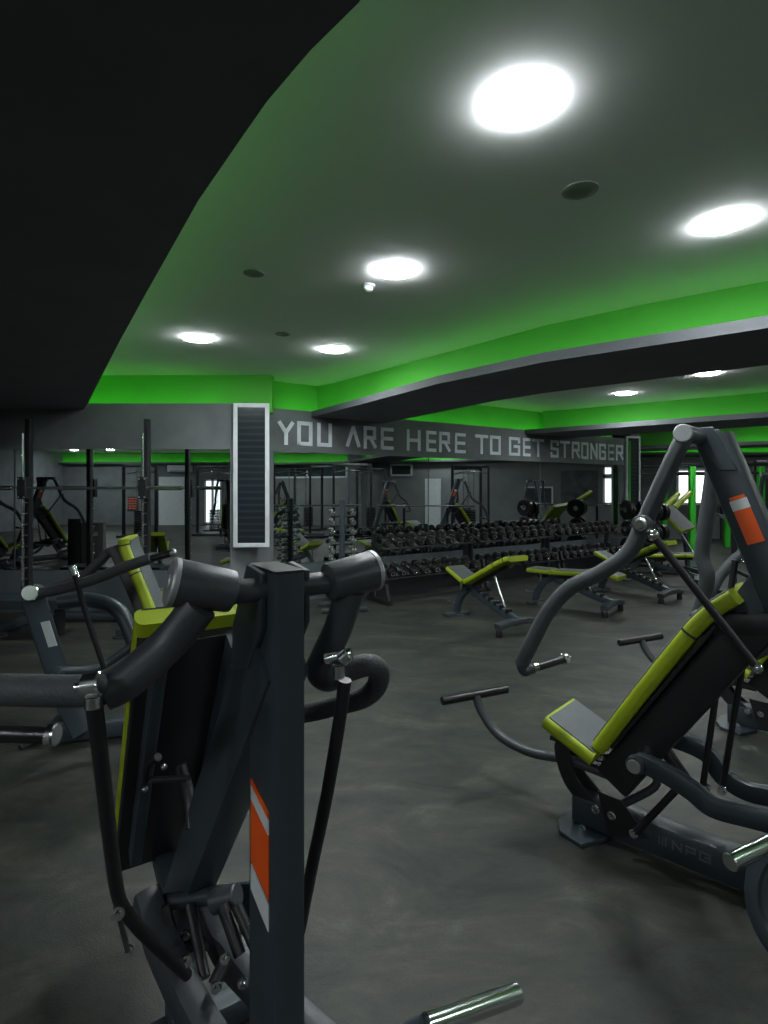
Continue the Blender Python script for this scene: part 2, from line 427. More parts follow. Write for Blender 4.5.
# ---- slogan lettering
G = {
 'Y': [[(0, 1), (.5, .5), (1, 1)], [(.5, .5), (.5, 0)]],
 'O': [[(.05, 0), (.05, 1), (.95, 1), (.95, 0), (.05, 0)]],
 'U': [[(.05, 1), (.05, 0), (.95, 0), (.95, 1)]],
 'A': [[(0, 0), (.5, 1), (1, 0)]],
 'R': [[(.05, 0), (.05, 1), (.9, 1), (.9, .5), (.1, .5)], [(.5, .5), (1, 0)]],
 'E': [[(.95, 1), (.05, 1), (.05, 0), (.95, 0)], [(.05, .5), (.9, .5)]],
 'H': [[(.05, 0), (.05, 1)], [(.95, 0), (.95, 1)], [(.05, .5), (.95, .5)]],
 'T': [[(0, 1), (1, 1)], [(.5, 1), (.5, 0)]],
 'G': [[(.95, .8), (.95, 1), (.05, 1), (.05, 0), (.95, 0), (.95, .5), (.5, .5)]],
 'S': [[(.95, .82), (.95, 1), (.05, 1), (.05, .52), (.95, .48), (.95, 0), (.05, 0), (.05, .18)]],
 'N': [[(.05, 0), (.05, 1), (.95, 0), (.95, 1)]],
 'P': [[(.05, 0), (.05, 1), (.95, 1), (.95, .45), (.05, .45)]],
 'I': [[(.5, 0), (.5, 1)]],
}
def glyph(mb, ch, o, dx, dz, n, w, h, th, dep):
    o = V(o); dx = V(dx); dz = V(dz); n = V(n)
    for st in G[ch]:
        for (x0, y0), (x1, y1) in zip(st[:-1], st[1:]):
            a = o + dx * (x0 * (w - th) + th / 2) + dz * (y0 * (h - th) + th / 2); b = o + dx * (x1 * (w - th) + th / 2) + dz * (y1 * (h - th) + th / 2)
            if (b - a).length < 1e-5: continue
            u = (b - a).normalized(); s = n.cross(u).normalized(); ext = th * .48
            if abs(u.dot(dx)) > .05 and abs(u.dot(dz)) > .05: ext = th * .15
            mb.obox((a + b) / 2 + n * dep / 2, u, s, n, (b - a).length + 2 * ext, th, dep)
letters = [('Y', 277.3, 294.5), ('O', 296.5, 313), ('U', 316.5, 332.4), ('A', 345.7, 360.5), ('R', 363, 377), ('E', 380, 394),
           ('H', 406, 421), ('E', 425.6, 436.6), ('R', 438.5, 450.8), ('E', 454, 466), ('T', 475, 488), ('O', 489.5, 501), ('G', 508.4, 520.5), ('E', 522.3, 530.8), ('T', 532, 544),
           ('S', 550, 558.8), ('T', 559.6, 569.6), ('R', 571.3, 580), ('O', 580.8, 588.6), ('N', 589.9, 597.6), ('G', 598.7, 606), ('E', 607.5, 614), ('R', 615.6, 623.4)]
def wallhit(px):
    k = (px - 384) / FPX; t = (PA.x - k * PA.y) / (k * WD.y - WD.x); return PA + WD * t
slog = empty('wall_lettering', (PA.x + WD.x * 2, PA.y + WD.y * 2, 2.2))
tag(slog, 'large pale slogan YOU ARE HERE TO GET STRONGER above the mirrors', 'lettering')
for ch, x0, x1 in letters:
    a = wallhit(x0); b = wallhit(x1); w = (b - a).length
    mb = MB(); glyph(mb, ch, V((a.x, a.y, EYE + .565)), V((WD.x, WD.y, 0)), V((0, 0, 1)), V((WN.x, WN.y, 0)), w, .325, .052, .006)
    mb.build('letter', 'letter', slog)

# ---- downlights, vents, detector
def downlight(x, y, label, r=.125, first=[None]):
    if first[0] is None:
        o = empty('ceiling_light', (0, 0, 0))
        MB().lathe((0, 0, H + .001), (0, 0, -1), [(0, .137), (.003, .137), (.004, .130), (.0, .127)], 32).build('rim', 'white', o)
        MB().lathe((0, 0, H - .004), (0, 0, -1), [(0, .131), (.006, .130), (.011, .116), (.015, .075), (.017, .0)], 32).build('diffuser', 'lamp', o)
        first[0] = o; index_kids(); c = o
    else:
        c = copy_tree(first[0])
    c.location = (x, y, 0); tag(c, label, 'ceiling light', 'round ceiling downlights')
def ceil(px, py):
    Y = (H - EYE) * FPX / (HOR - py); return (px - 384) / FPX * Y, Y
for (px, py, lb) in ((521, 101, 'largest round ceiling light, nearest the camera'), (724, 222, 'round ceiling light at the right edge, above the orange-marked press'),
                     (395, 270, 'round ceiling light next to the small white detector'), (198, 338, 'round ceiling light nearest the black soffit'),
                     (333, 349, 'round ceiling light above the word YOU'), (625, 393, 'small round ceiling light above STRONGER, beyond the beam'),
                     (708, 373, 'round ceiling light beyond the beam, near the right edge')):
    downlight(*ceil(px, py), lb)
hidden = [(-11.6, -7.3), (-10.2, -7.2), (-1.4, -1.8), (-3.6, -1.8), (-6.2, -2.2), (-8.5, -4.6), (-5.0, -5.4), (-1.8, -5.0), (1.6, -4.4), (-9.6, -1.6),  (4.6, -1.2), (4.4, 1.0), (6.8, -3.0), (6.6, 4.8), (8.6, 3.0), (10.8, 1.0), (9.5, -4.2), (7.4, 9.3), (9.6, 7.6), (11.6, 6.0), (6.9, 14.8 - 3.0), (10.6, 13.6), (10.9, -1.2)]  # first pair shows in the mirror; the others are added to brighten the room
for i, (x, y) in enumerate(hidden):
    downlight(x, y, 'round ceiling light outside the view, most of them added to brighten the room')
# flat round grilles under the ceiling
def cdisc(name, x, y, r, t, m, label, cat):
    tag(MB().lathe((x, y, H), (0, 0, -1), [(0, r), (t * .6, r), (t, r * .85), (t, r * .6), (t * .7, r * .55), (t * .7, .001)], 28).build(name, m), label, cat)
x, y = ceil(580, 190); cdisc('ceiling_speaker', x, y, .085, .008, 'vent_grey', 'round grey ceiling speaker grille beside the largest light', 'ceiling speaker')
x, y = ceil(254, 273); cdisc('ceiling_speaker', x, y, .07, .008, 'vent_grey', 'round grey ceiling grille left of the small white detector', 'ceiling speaker')
x, y = ceil(283, 334); cdisc('ceiling_speaker', x, y, .07, .008, 'vent_grey', 'round grey ceiling grille between the two left lights', 'ceiling speaker')
def detector(px, py, lb):
    x, y = ceil(px, py - 4)
    o = empty('smoke_detector', (x, y, H))
    MB().lathe((x, y, H), (0, 0, -1), [(0, .05), (.012, .05), (.016, .042)], 24).build('base', 'white', o)
    MB().lathe((x, y, H - .016), (0, 0, -1), [(0, .036), (.022, .032), (.03, .02), (.032, .002)], 24).build('sensor_head', 'white', o)
    tag(o, lb, 'smoke detector')
detector(368, 289, 'small white ceiling detector beside the middle ceiling light'); detector(683, 377, 'small white ceiling detector beyond the wide beam')

# ---- windows, doors on walls seen in the mirrors and at the far end
def window(i, a, b, z0, z1, n, inner='daylight', bars=1):
    a = V((*a, 0)); b = V((*b, 0)); n = V((*n, 0)).normalized(); d = (b - a).normalized(); c = (a + b) / 2; w = (b - a).length; Z = V((0, 0, 1))
    r = empty('window_%d' % i, c); fw = .07
    mb = MB()
    for k in [a + d * fw / 2, b - d * fw / 2] + [a + d * w * (q + 1) / (bars + 1) for q in range(bars)]:
        mb.obox(k + Z * (z0 + z1) / 2 + n * .02, d, n, Z, fw, .04, z1 - z0)
    for z in (z0 + fw / 2, z1 - fw / 2): mb.obox(c + Z * z + n * .02, d, n, Z, w, .04, fw)
    mb.build('window_frame', 'white', r)
    MB().obox(c + Z * (z0 + z1) / 2 + n * .006, d, n, Z, w - .02, .01, z1 - z0 - .02).build('window_pane', inner, r)
    struct(r)
window(1, (8.6, YF), (9.5, YF), 1.0, 2.07, (0, -1), bars=1)
mat('glass_dark', (.03, .04, .045), .08, 0, .1, 3)
window(2, (XR, -1.7), (XR, 1.9), 1.9, 2.42, (-1, 0), 'glass_dark', 1)
window(3, (XR, 3.7), (XR, 4.6), 1.95, 2.42, (-1, 0), 'glass_dark', 0)
window(4, (XR, 11.3), (XR, 11.75), .95, 1.88, (-1, 0), 'daylight', 0); window(6, (XR, 11.3), (XR, 11.75), 1.9, 2.25, (-1, 0), 'daylight', 0)
strip = MB().box(4.99, 5.03, 11.42, 11.46, .6, 2.46).build('trim_90', 'green_metal'); struct(strip)
window(5, (-7.26, YB), (-6.57, YB), .05, 1.85, (0, 1), 'daylight', 1)
o = empty('door_1', (-8.6, YB, 0)); MB().box(-9.1, -8.07, YB, YB + .05, 0, 1.95).build('door_leaf', 'white', o); MB().cyl((-8.2, YB + .05, 1), (-8.2, YB + .1, 1), .02).build('door_handle', 'steel', o); struct(o)
o = empty('door_2', (XR, 5.4, 0)); MB().box(XR - .05, XR, 5.1, 5.7, 0, 1.85).build('door_leaf', 'white', o); MB().cyl((XR - .05, 5.2, 1), (XR - .1, 5.2, 1), .02).build('door_handle', 'steel', o); struct(o)
framed_panel((XR, 8.75), (XR, 9.7), .92, 1.55, (-1, 0), 'light-framed wall picture seen in the mirror above the dumbbells', inner='wall_dark', cat='picture', name='wall_picture')
o = empty('air_conditioner', (-8.2, YB + .1, 2.1))
mb = MB(); mb.sweep([(-8.7, YB + .1, 2.28), (-7.75, YB + .1, 2.28)], rrect(.2, .28, .04), side=(0, 1, 0)); mb.build('housing', 'white', o)
MB().box(-8.6, -7.85, YB + .195, YB + .21, 2.17, 2.20).build('air_flap', 'vinyl', o); tag(o, 'white wall air conditioner seen in the left mirror', 'air conditioner')
r = empty('digital_display', (-10.15, YB, .6)); MB().box(-10.35, -9.95, YB, YB + .04, .6, 1.15).build('case', 'wall_dark', r)
mb = MB()
for i in range(6):
    for j in range(5): mb.box(-10.31 + i * .06, -10.29 + i * .06, YB + .04, YB + .045, .66 + j * .1, .68 + j * .1)
mb.build('led_dots', 'red_led', r); tag(r, 'dark display with red dots seen small in the left mirror', 'display')
mat('mural', (.07, .08, .085), .8, 0, .7, 2.2)
tag(MB().box(XR - .02, XR, 9.95, 11.15, .9, 2.1).build('wall_mural', 'mural'), 'mottled dark wall print seen in the mirror beside the bright window', 'wall print')
struct(MB().box(11.4, 11.9, 2.4, 2.95, 0, H).build('column', 'wall'))

def behind(px, T):
    # real place of something seen at column px in the slanted mirror, T metres along the folded sight line
    k = (px - 384) / FPX; h = wallhit(px); d = V((k, 1)); r = d - WN * 2 * d.dot(WN)
    return h + r * (T - h.y), math.atan2(r.y, r.x) - math.pi / 2
# ================================================================ MACHINES
Z = V((0, 0, 1))
def pad_sweep(parent, name, path, width, thick, side, nrm_sign=1, m='lime', seams=()):
    """cushion: lime body with a grey upholstered face laid over it and dark seam bands"""
    path = [V(p) for p in path]
    sc_ = []
    N = len(path)
    full = catmull(path, 5)
    n = len(full)
    scal = [1] * n
    body = MB().sweep(full, rrect(width, thick, thick * .35, 3), side=side).build(name, m, parent)
    # grey face
    face = []
    for i, p in enumerate(full):
        t = (full[min(i + 1, n - 1)] - full[max(i - 1, 0)]).normalized()
        up = V(side).cross(t).normalized() * nrm_sign
        face.append(p + up * (thick * .5 - .004))
    L = [face[0] + (face[1] - face[0]).normalized() * .012] + face[1:-1] + [face[-1] + (face[-2] - face[-1]).normalized() * .012]
    MB().sweep(L, rrect(width - .03, .018, .008, 2), side=side).build('upholstered_face', 'vinyl', body)
    for q in seams:
        i = int(q * (n - 1)); p = full[i]; t = (full[i + 1] - full[i - 1]).normalized()
        MB().sweep([p - t * .004, p + t * .004], rrect(width + .006, thick + .006, thick * .35, 3), side=side).build('seam_band', 'vinyl_dark', body)
    return body
def bolt(mb, c, ax, r=.014, L=.016):
    c = V(c); ax = V(ax).normalized(); mb.lathe(c, ax, [(0, r * 1.25), (L * .4, r * 1.25), (L * .45, r * .8), (L, r * .7), (L, 0)], 14)

def make_press():
    F = Frame(.88, 2.50, .74, -.67); S = F.S; n = F.n; u = F.u; P = F.p
    root = empty('chest_press_machine', F.o, F.ang)
    # base
    MB().beam([P(-.02, 0, .085), P(1.75, 0, .085)], .10, .13, side=n).build('base_beam', 'frame', root)
    for a in (.03, 1.72):
        poly = [P(a - .11, -.06, 0), P(a - .07, -.14, 0), P(a + .04, -.17, 0), P(a + .1, -.06, 0), P(a + .1, .06, 0), P(a + .04, .17, 0), P(a - .07, .14, 0), P(a - .11, .06, 0)]
        MB().prism(poly, (0, 0, .02)).build('foot_plate', 'frame', root, .004)
    MB().beam([P(1.2, -.35, .06), P(1.2, .35, .06)], .08, .09, side=u).build('cross_foot', 'frame', root)
    # logo on the base
    mb = MB(); x = .34; nz = V((0, 0, 1))
    for k in range(3): mb.obox(P(x + k * .012, .0515, .097), u, n, nz, .005, .003, .034)
    mb2 = MB(); x0 = .385
    for ch in 'NPG':
        glyph(mb, ch, P(x0, .05, .08), u, nz, n, .04, .034, .006, .003); x0 += .048
    glyph(mb, 'I', P(x0 - .02, .05, .08), u, nz, n, .02, .034, .006, .003)
    mb.build('logo', 'logo', root)
    # seat and its curved post
    post = MB()
    for w in (-.04, .04):
        post.beam(catmull([P(.06, w, .12), P(-.03, w, .2), P(-.07, w, .31), P(-.06, w, .37)], 5), .012, .07, side=n)
    post.obox(P(-.02, 0, .37), u, n, Z, .2, .12, .02); post.build('seat_post', 'frame_black', root)
    sa = S(543, 722, .15); sb = S(587, 757, .15); a0, _, h0 = F.loc(sa); a1, _, h1 = F.loc(sb)
    pad_sweep(root, 'seat', [P(a0, 0, h0), P((a0 + a1) / 2, 0, (h0 + h1) / 2), P(a1 + .02, 0, h1 - .01)], .31, .06, n, 1)
    # backrest
    pts = [F.loc(S(x, y, .14)) for x, y in ((596, 750), (640, 693), (688, 634), (712, 611), (733, 598))]
    path = [P(a, 0, h) for a, _, h in pts]
    # reclining beam that carries the back
    pad_sweep(root, 'backrest', path, .28, .058, n, 1, seams=(.52, .78))
    bdir = (path[2] - path[0]).normalized(); bup = n.cross(bdir).normalized()
    low = V((0, 0, 0))
    if bup.z > 0: bup = -bup
    k0 = path[0] + bup * .11 - bdir * .12; k1 = path[3] + bup * .12 + bdir * .02
    MB().beam([k0, k1], .11, .15, side=n).build('back_beam', 'frame_black', root)
    mb = MB(); mb.beam([path[0] + bup * .034 + bdir * .03, path[3] + bup * .034 - bdir * .05], .2, .014, side=n); mb.build('back_plate', 'frame_black', root)
    # column and head
    c_top = S(714, 438, 0); c_bot = S(800, 640, 0); cb2 = P(1.14, 0, .12)
    ctop_l = F.loc(c_top); 
    MB().beam(fillet([c_top, c_bot, cb2], .1), .10, .125, side=n, r=.02).build('column', 'frame', root)
    hub_s, _, hub_h = F.loc(S(683, 433, .27))
    mb = MB().prism([P(hub_s - .045, .052, hub_h + .035), P(hub_s + .05, .052, hub_h + .035), P(hub_s + .13, .052, hub_h - .13), P(hub_s + .07, .052, hub_h - .13)], n * .008)
    mb.prism([P(hub_s - .045, -.06, hub_h + .035), P(hub_s + .05, -.06, hub_h + .035), P(hub_s + .13, -.06, hub_h - .13), P(hub_s + .07, -.06, hub_h - .13)], n * .008)
    mb.build('head_gusset', 'frame', root, .003)
    MB().cyl(P(hub_s, .22, hub_h), P(hub_s, -.22, hub_h), .026).build('pivot_shaft', 'steel', root)
    for sg in (1, -1):
        h = MB().cyl(P(hub_s, sg * .10, hub_h), P(hub_s, sg * .262, hub_h), .0315).build('pivot_hub', 'arm', root)
        MB().cyl(P(hub_s, sg * .26, hub_h), P(hub_s, sg * .275, hub_h), .0325).build('end_cap', 'cap', h)
    # gusset between column and back beam, horizontal carrier
    g = [S(752, 572, .035), S(775, 560, .035), S(800, 640, .035), S(742, 668, .035), S(700, 640, .035)]
    MB().prism(g, n * -.07).build('column_gusset', 'frame', root, .004)
    MB().beam([S(695, 622, 0), S(800, 622, 0)], .12, .085, side=n).build('back_support', 'frame_black', root)
    # sticker on the column's near face
    cd = (c_top - c_bot).normalized(); cside = n.cross(cd).normalized()
    stc = S(749, 526, .0535); 
    mb = MB().obox(stc, cd, cside, n, .128, .056, .003); o = mb.build('warning_sticker', 'orange', root); o['label'] = 'orange warning sticker'
    t2 = stc + cd * .083; o = MB().obox(t2, cd, cside, n, .038, .058, .003).build('white_sticker', 'white', root); o['label'] = 'white sticker band'
    t3 = stc + cd * .108; o = MB().obox(t3, cd, cside, n, .014, .05, .003).build('warning_tip', 'orange', root); o['label'] = 'orange strip'
    # near arm
    A = [P(hub_s, .235, hub_h), S(668, 470, .26), S(644, 523, .28)]
    MB().tube(A, .030, n=16).build('upper_arm', 'arm', root)
    B = [S(644, 523, .28), S(628, 553, .30), S(600, 573, .32), S(570, 588, .34), S(548, 612, .36), S(533, 640, .38), S(521, 664, .39)]
    arm = MB().tube(B, .0295, n=16, seg=8).build('press_arm', 'foam', root)
    e0 = B[-1]; g0 = e0 + V((.012, .0, -.03)); g1 = V((.59, g0.y + .03, g0.z + .0)); g2 = V((.765, g0.y + .10, g0.z + .02))
    g1 = g0 + (g2 - g0) * .25
    MB().tube([e0 + (B[-1] - B[-2]).normalized() * -.05, e0, g0, g0 + (g2 - g0) * .12, g1], .019, seg=5).build('arm_end', 'arm', arm)
    gr = MB().cyl(g1, g2, .0165).build('hand_grip', 'rubber', arm)
    d = (g2 - g1).normalized()
    MB().cyl(g1 - d * .012, g1 + d * .012, .023).build('grip_collar', 'chrome', arm); MB().cyl(g2 - d * .012, g2 + d * .012, .023).build('grip_collar', 'chrome', arm)
    j = S(642, 524, .31); mb = MB(); mb.cyl(j - n * .05, j + n * .012, .034); mb.build('joint_disc', 'arm', root)
    mb = MB(); bolt(mb, j + n * .012, n, .02, .02); mb.build('joint_bolt', 'chrome', root)
    r0 = S(653, 535, .31); r1 = S(757, 668, .22)
    MB().tube([r0, (r0 + r1) / 2, r1], .0145).build('link_rod', 'frame_black', root)
    mb = MB(); mb.sphere(r0, .022); mb.cyl(j + V((0, 0, 0)), r0, .012); mb.build('rod_end', 'chrome', root); MB().sphere(r1, .02).build('rod_end', 'chrome', root)
    # far arm
    A = [P(hub_s, -.235, hub_h), S(712, 480, -.27), S(705, 530, -.29), S(702, 556, -.3), S(707, 575, -.3), S(703, 600, -.32), S(690, 640, -.34)]
    MB().tube(A, .031, n=14, seg=6).build('press_arm', 'foam', root)
    # vertical link rods
    for (a, b, w) in (((735, 560), (702, 792), .03), ((760, 560), (722, 790), -.07)):
        MB().tube([S(*a, w), S(*b, w)], .0115, False).build('link_rod', 'frame_black', root)
    # lower lever arms with pivot
    ls, _, lh = F.loc(S(637, 763, .17))
    MB().cyl(P(ls, .15, lh), P(ls, -.19, lh), .022).build('lever_shaft', 'steel', root)
    for sg in (1, -1):
        if sg > 0: q = [P(ls, .15, lh)] + [S(x, y, .17) for x, y in ((665, 773), (693, 791), (712, 806), (745, 815), (780, 824), (850, 845))]
        else: q = [P(ls, -.17, lh)] + [S(x, y, -.18) for x, y in ((705, 752), (722, 775), (745, 790), (775, 797), (850, 808))]
        la = MB().sweep(catmull(q, 5), rrect(.05, .075, .016), side=n).build('lever_arm', 'frame', root)
        MB().cyl(P(ls, sg * .165, lh), P(ls, sg * .205, lh), .034).build('lever_hub', 'arm', la)
        mb = MB(); mb.cyl(P(ls, sg * .205, lh), P(ls, sg * .213, lh), .026); mb.build('end_cap', 'cap', la)
        ha, hw, hh = F.loc(q[-2])
        tip = S(728, 866, .62); ta, tw, th = F.loc(tip)
        if sg > 0: MB().cyl(P(ta, .60, th), P(ta + .16, .20, th + .0), .0235).build('weight_horn', 'chrome', la)
        else: MB().cyl(P(ta, -.60, th), P(ta + .16, -.2, th), .0235).build('weight_horn', 'chrome', la)
        MB().beam([P(ta + .16, sg * .2, th), P(ta + .16, sg * .19, F.loc(q[-3])[2])], .05, .05, side=u).build('horn_bracket', 'frame', la)
    # struts near the seat
    mb = MB(); mb.tube([S(597, 758, .03), S(632, 760, .03), S(657, 783, .03), S(620, 806, .03)], .016); mb.build('side_bar', 'arm', root)
    mb = MB(); mb.tube([S(676, 790, .1), S(636, 832, .1)], .014, False); mb.build('damper', 'frame_black', root)
    mb = MB(); mb.tube([S(662, 745, -.02), S(692, 790, -.02)], .026, False); mb.build('damper', 'frame_black', root)
    mb = MB().prism([S(598, 790, .053), S(622, 800, .053), S(650, 838, .053), S(610, 835, .053)], n * .01); mb.build('base_gusset', 'frame_black', root, .002)
    for (x, y, w) in ((634, 833, .1), (596, 809, .06), (612, 815, .065), (583, 828, .07), (706, 787, .02), (722, 790, -.04), (600, 756, .05)):
        mb = MB(); bolt(mb, S(x, y, w), n, .014, .02); mb.build('bolt', 'chrome', root)
    # T handled foot lever
    tb = [S(610, 775, 0), S(570, 760, 0), S(530, 752, 0), S(500, 736, 0), S(483, 714, 0), S(476, 696, 0)]
    tl = MB().tube(tb, .0225, seg=7).build('foot_lever', 'arm', root)
    t0 = S(442, 701, .165); t1 = S(507, 689, -.165)
    MB().cyl(t0, t1, .0225).build('lever_grip', 'rubber', tl)
    return root
press = make_press()
index_kids()
tag(press, 'grey and lime reclined press machine with orange sticker, at the right edge in front', 'gym machine', 'plate loaded press machines')

def make_near():
    """the converging press seen from behind, at the left in front"""
    F = Frame(-.16, .90, .53, -.85); P = F.p; n = F.n; u = F.u
    root = empty('vertical_press_machine', F.o, F.ang)
    MB().beam([P(-.03, .003, .0), P(-.03, .003, 1.366)], .052, .125, side=n, r=.007).build('column', 'frame', root)
    MB().beam([P(-.03, .003, 1.366), P(-.03, .003, 1.371)], .050, .123, side=n, r=.006).build('column_cap', 'frame_black', root)
    MB().beam([P(-.03, 0, 1.24), P(-.76, 0, .34)], .075, .13, side=n).build('diagonal_strut', 'frame', root)
    # stickers on the side face towards the seat side
    def stick(h0, h1, m, name, lab, sk=.02):
        w = .0295; a0, a1 = -.072, .010
        poly = [P(a0, w, h0 + sk), P(a1, w, h0 - sk), P(a1, w, h1 - sk), P(a0, w, h1 + sk)]
        o = MB().prism(poly, n * .002).build(name, m, root); o['label'] = lab
    stick(.991, 1.001, 'orange', 'warning_tip', 'thin orange sticker edge', .009)
    stick(.966, .990, 'white', 'white_sticker', 'white sticker band', .009)
    stick(.864, .965, 'orange', 'warning_sticker', 'orange warning sticker', .009)
    stick(.815, .857, 'white', 'data_sticker', 'white data plate', .009)
    hs, hh = -.015, 1.338
    MB().cyl(P(hs, .12, hh), P(hs, -.14, hh), .019).build('pivot_shaft', 'arm', root)
    mb = MB()
    for w in (.03, -.045):
        mb.prism([P(-.07, w, 1.372), P(.0, w, 1.365), P(.0, w, 1.28), P(-.06, w, 1.20), P(-.15, w, 1.17), P(-.15, w, 1.25)], n * .010)
    mb.build('head_gusset', 'frame', root, .002)
    dl = V((-.86, -.46, .24)).normalized(); dr = (-n + V((0, 0, .15))).normalized()
    for sg, dv in ((1, dl), (-1, dr)):
        c = P(hs, .075 if sg > 0 else -.080, hh)
        hb = MB().lathe(c, dv, [(0, .022), (.006, .0315), (.012, .0325), (.088, .036), (.092, .035)], 28).build('pivot_hub', 'arm', root)
        MB().lathe(c + dv * .091, dv, [(0, .0365), (.007, .0365), (.010, .033), (.010, .012), (.012, .010), (.012, .001)], 28).build('end_cap', 'cap', hb)
    # left arm
    la = [W(200, 606, .835), W(170, 642, .83), W(130, 678, .80), W(104, 692, .785)]
    MB().tube(la, .0275, n=18).build('upper_arm', 'arm', root)
    lb = [W(104, 690, .765), W(70, 691, .765), W(20, 690, .765), W(-50, 688, .77), W(-150, 684, .78), W(-200, 700, .79)]
    a2 = MB().tube(lb, .0215, n=18).build('press_arm', 'foam', root)
    MB().tube([W(-200, 700, .79), W(-205, 722, .80), W(-150, 730, .84), W(-60, 733, .88)], .016, n=12).build('arm_end', 'arm', a2)
    MB().cyl(W(-60, 732, .88), W(50, 735, .90), .0135).build('hand_grip', 'rubber', a2)
    MB().cyl(W(48, 735, .90), W(57, 735, .90), .018).build('grip_collar', 'chrome', a2)
    g = MB(); g.cyl(W(84, 686, .735), W(102, 683, .735), .0155); g.build('clamp', 'chrome', root)
    g = MB(); g.cyl(W(93, 695, .73), W(93, 708, .73), .011); bolt(g, W(85, 687, .73), V((-1, -.2, 0)), .008, .012); g.build('clamp_bolt', 'chrome', root)
    rod = [W(94, 704, .74), W(101, 760, .78), W(110, 840, .86), W(117, 890, .92), W(124, 908, .95), W(140, 930, 1.0), W(187, 975, 1.1)]
    MB().tube(rod, .0108, n=12).build('link_rod', 'frame_black', root)
    # right arm
    ra = [W(350, 590, .98), W(338, 628, .99), W(325, 656, 1.0), W(320, 670, 1.0), W(328, 677, 1.01), W(345, 671, 1.02)]
    MB().tube(ra, .0255, n=16).build('upper_arm', 'arm', root)
    rb = [W(335, 676, 1.015), W(352, 669, 1.02), W(369, 665, 1.03), W(379, 672, 1.06), W(376, 687, 1.10), W(363, 698, 1.15), W(340, 705, 1.19), W(305, 713, 1.24), W(270, 718, 1.28)]
    MB().tube(rb, .0205, n=16).build('press_arm', 'foam', root)
    g = MB(); g.cyl(W(338, 664, .945), W(338, 678, .945), .012); g.cyl(W(349, 653, .945), W(341, 660, .945), .013); g.cyl(W(325, 659, .95), W(352, 653, .945), .009); g.build('clamp', 'chrome', root)
    MB().tube([W(345, 680, .955), W(338, 730, .97), W(326, 800, 1.0), W(311, 872, 1.04), W(300, 930, 1.07)], .0115, n=12).build('link_rod', 'frame_black', root)
    # backrest (seen from behind)
    bp = [P(-.555, .01, 1.20), P(-.575, .01, 1.165), P(-.68, .01, .98), P(-.84, .01, .70), P(-1.0, .01, .42)]
    pad_sweep(root, 'backrest', bp, .27, .055, n, -1, seams=(.45,))
    bd = (bp[3] - bp[1]).normalized(); bk = n.cross(bd).normalized()
    if bk.dot(u) < 0: bk = -bk
    MB().beam([bp[1] + bk * .038 + bd * .0, bp[4] + bk * .038 + bd * .03], .262, .034, side=n).build('back_plate', 'frame_black', root)
    mb = MB()
    for w in (.085, -.085): mb.beam([bp[1] + bk * .07 + n * w, bp[4] + bk * .07 + n * w - bd * .06], .03, .06, side=n)
    mb.build('back_rail', 'frame', root)
    mb = MB(); mb.tube([W(145, 782, 1.25), W(148, 765, 1.22), W(158, 757, 1.2)], .009); mb.tube([W(147, 780, 1.25), W(188, 778, 1.2)], .007, False)
    mb.build('adjust_lever', 'frame_black', root)
    for (x, y, z) in ((156, 674, 1.18), (235, 666, 1.05), (164, 767, 1.2), (145, 789, 1.25)): MB().sphere(W(x, y, z), .007, 10).build('bolt', 'steel', root)
    MB().tube([W(180, 765, 1.35), W(190, 800, 1.33), W(192, 828, 1.3)], .014).build('adjuster_bar', 'frame_black', root)
    # seat
    pad_sweep(root, 'seat', [P(-1.02, -.06, .37), P(-1.12, -.06, .38), P(-1.28, -.06, .40)], .22, .06, n, -1)
    MB().beam([P(-1.2, 0, .40), P(-.74, 0, .3), P(-.74, 0, .06)], .06, .08, side=n).build('seat_post', 'frame', root)
    # base
    MB().beam([P(.12, 0, .06), P(-.76, 0, .06)], .08, .11, side=n).build('base_beam', 'frame', root)
    MB().beam([P(-.72, -.2, .04), P(-.72, .2, .04)], .07, .07, side=u).build('cross_foot', 'frame', root)
    MB().beam([P(.1, -.3, .04), P(.1, .3, .04)], .07, .07, side=u).build('cross_foot', 'frame', root)
    # lever arms under the seat
    q = catmull([W(146, 898, 1.36), W(158, 935, 1.3), W(176, 975, 1.22), W(200, 1024, 1.14), W(222, 1062, 1.08)], 5)
    MB().sweep(q, rrect(.06, .085, .014), side=n).build('lever_arm', 'arm', root)
    q = catmull([W(205, 900, 1.36), W(222, 940, 1.32), W(243, 968, 1.26), W(285, 1010, 1.2), W(325, 1046, 1.16)], 5)
    l2 = MB().sweep(q, rrect(.06, .085, .014), side=n).build('lever_arm', 'arm', root)
    h0 = W(425, 1026, 1.13); h1 = W(517, 993, 1.27)
    MB().cyl(h0, h1, .0215).build('weight_horn', 'chrome', l2)
    MB().tube([W(325, 1046, 1.16), W(370, 1050, 1.14), h0], .02).build('horn_bracket', 'frame', l2)
    MB().cyl(W(150, 905, 1.38), W(228, 893, 1.30), .019).build('lever_shaft', 'frame', root)
    mb = MB(); mb.cyl(W(213, 902, 1.28), W(238, 895, 1.27), .026); mb.build('lever_hub', 'arm', root)
    mb = MB(); mb.tube([W(170, 946, 1.36), W(245, 936, 1.3)], .019, False); mb.build('cross_tube', 'arm', root)
    mb = MB()
    for a, b, r in (((165, 905, 1.3), (178, 950, 1.28), .011), ((222, 905, 1.24), (240, 955, 1.2), .013), ((236, 905, 1.24), (256, 950, 1.2), .012), ((190, 905, 1.3), (205, 978, 1.2), .012), ((226, 960, 1.18), (214, 985, 1.15), .014)):
        mb.tube([W(*a), W(*b)], r, False)
    mb.build('linkage_bar', 'frame_black', root)
    mb = MB().prism([W(212, 888, 1.5), W(262, 882, 1.42), W(262, 960, 1.42), W(245, 925, 1.5)], V((0, .012, 0))); mb.build('link_plate', 'frame', root, .002)
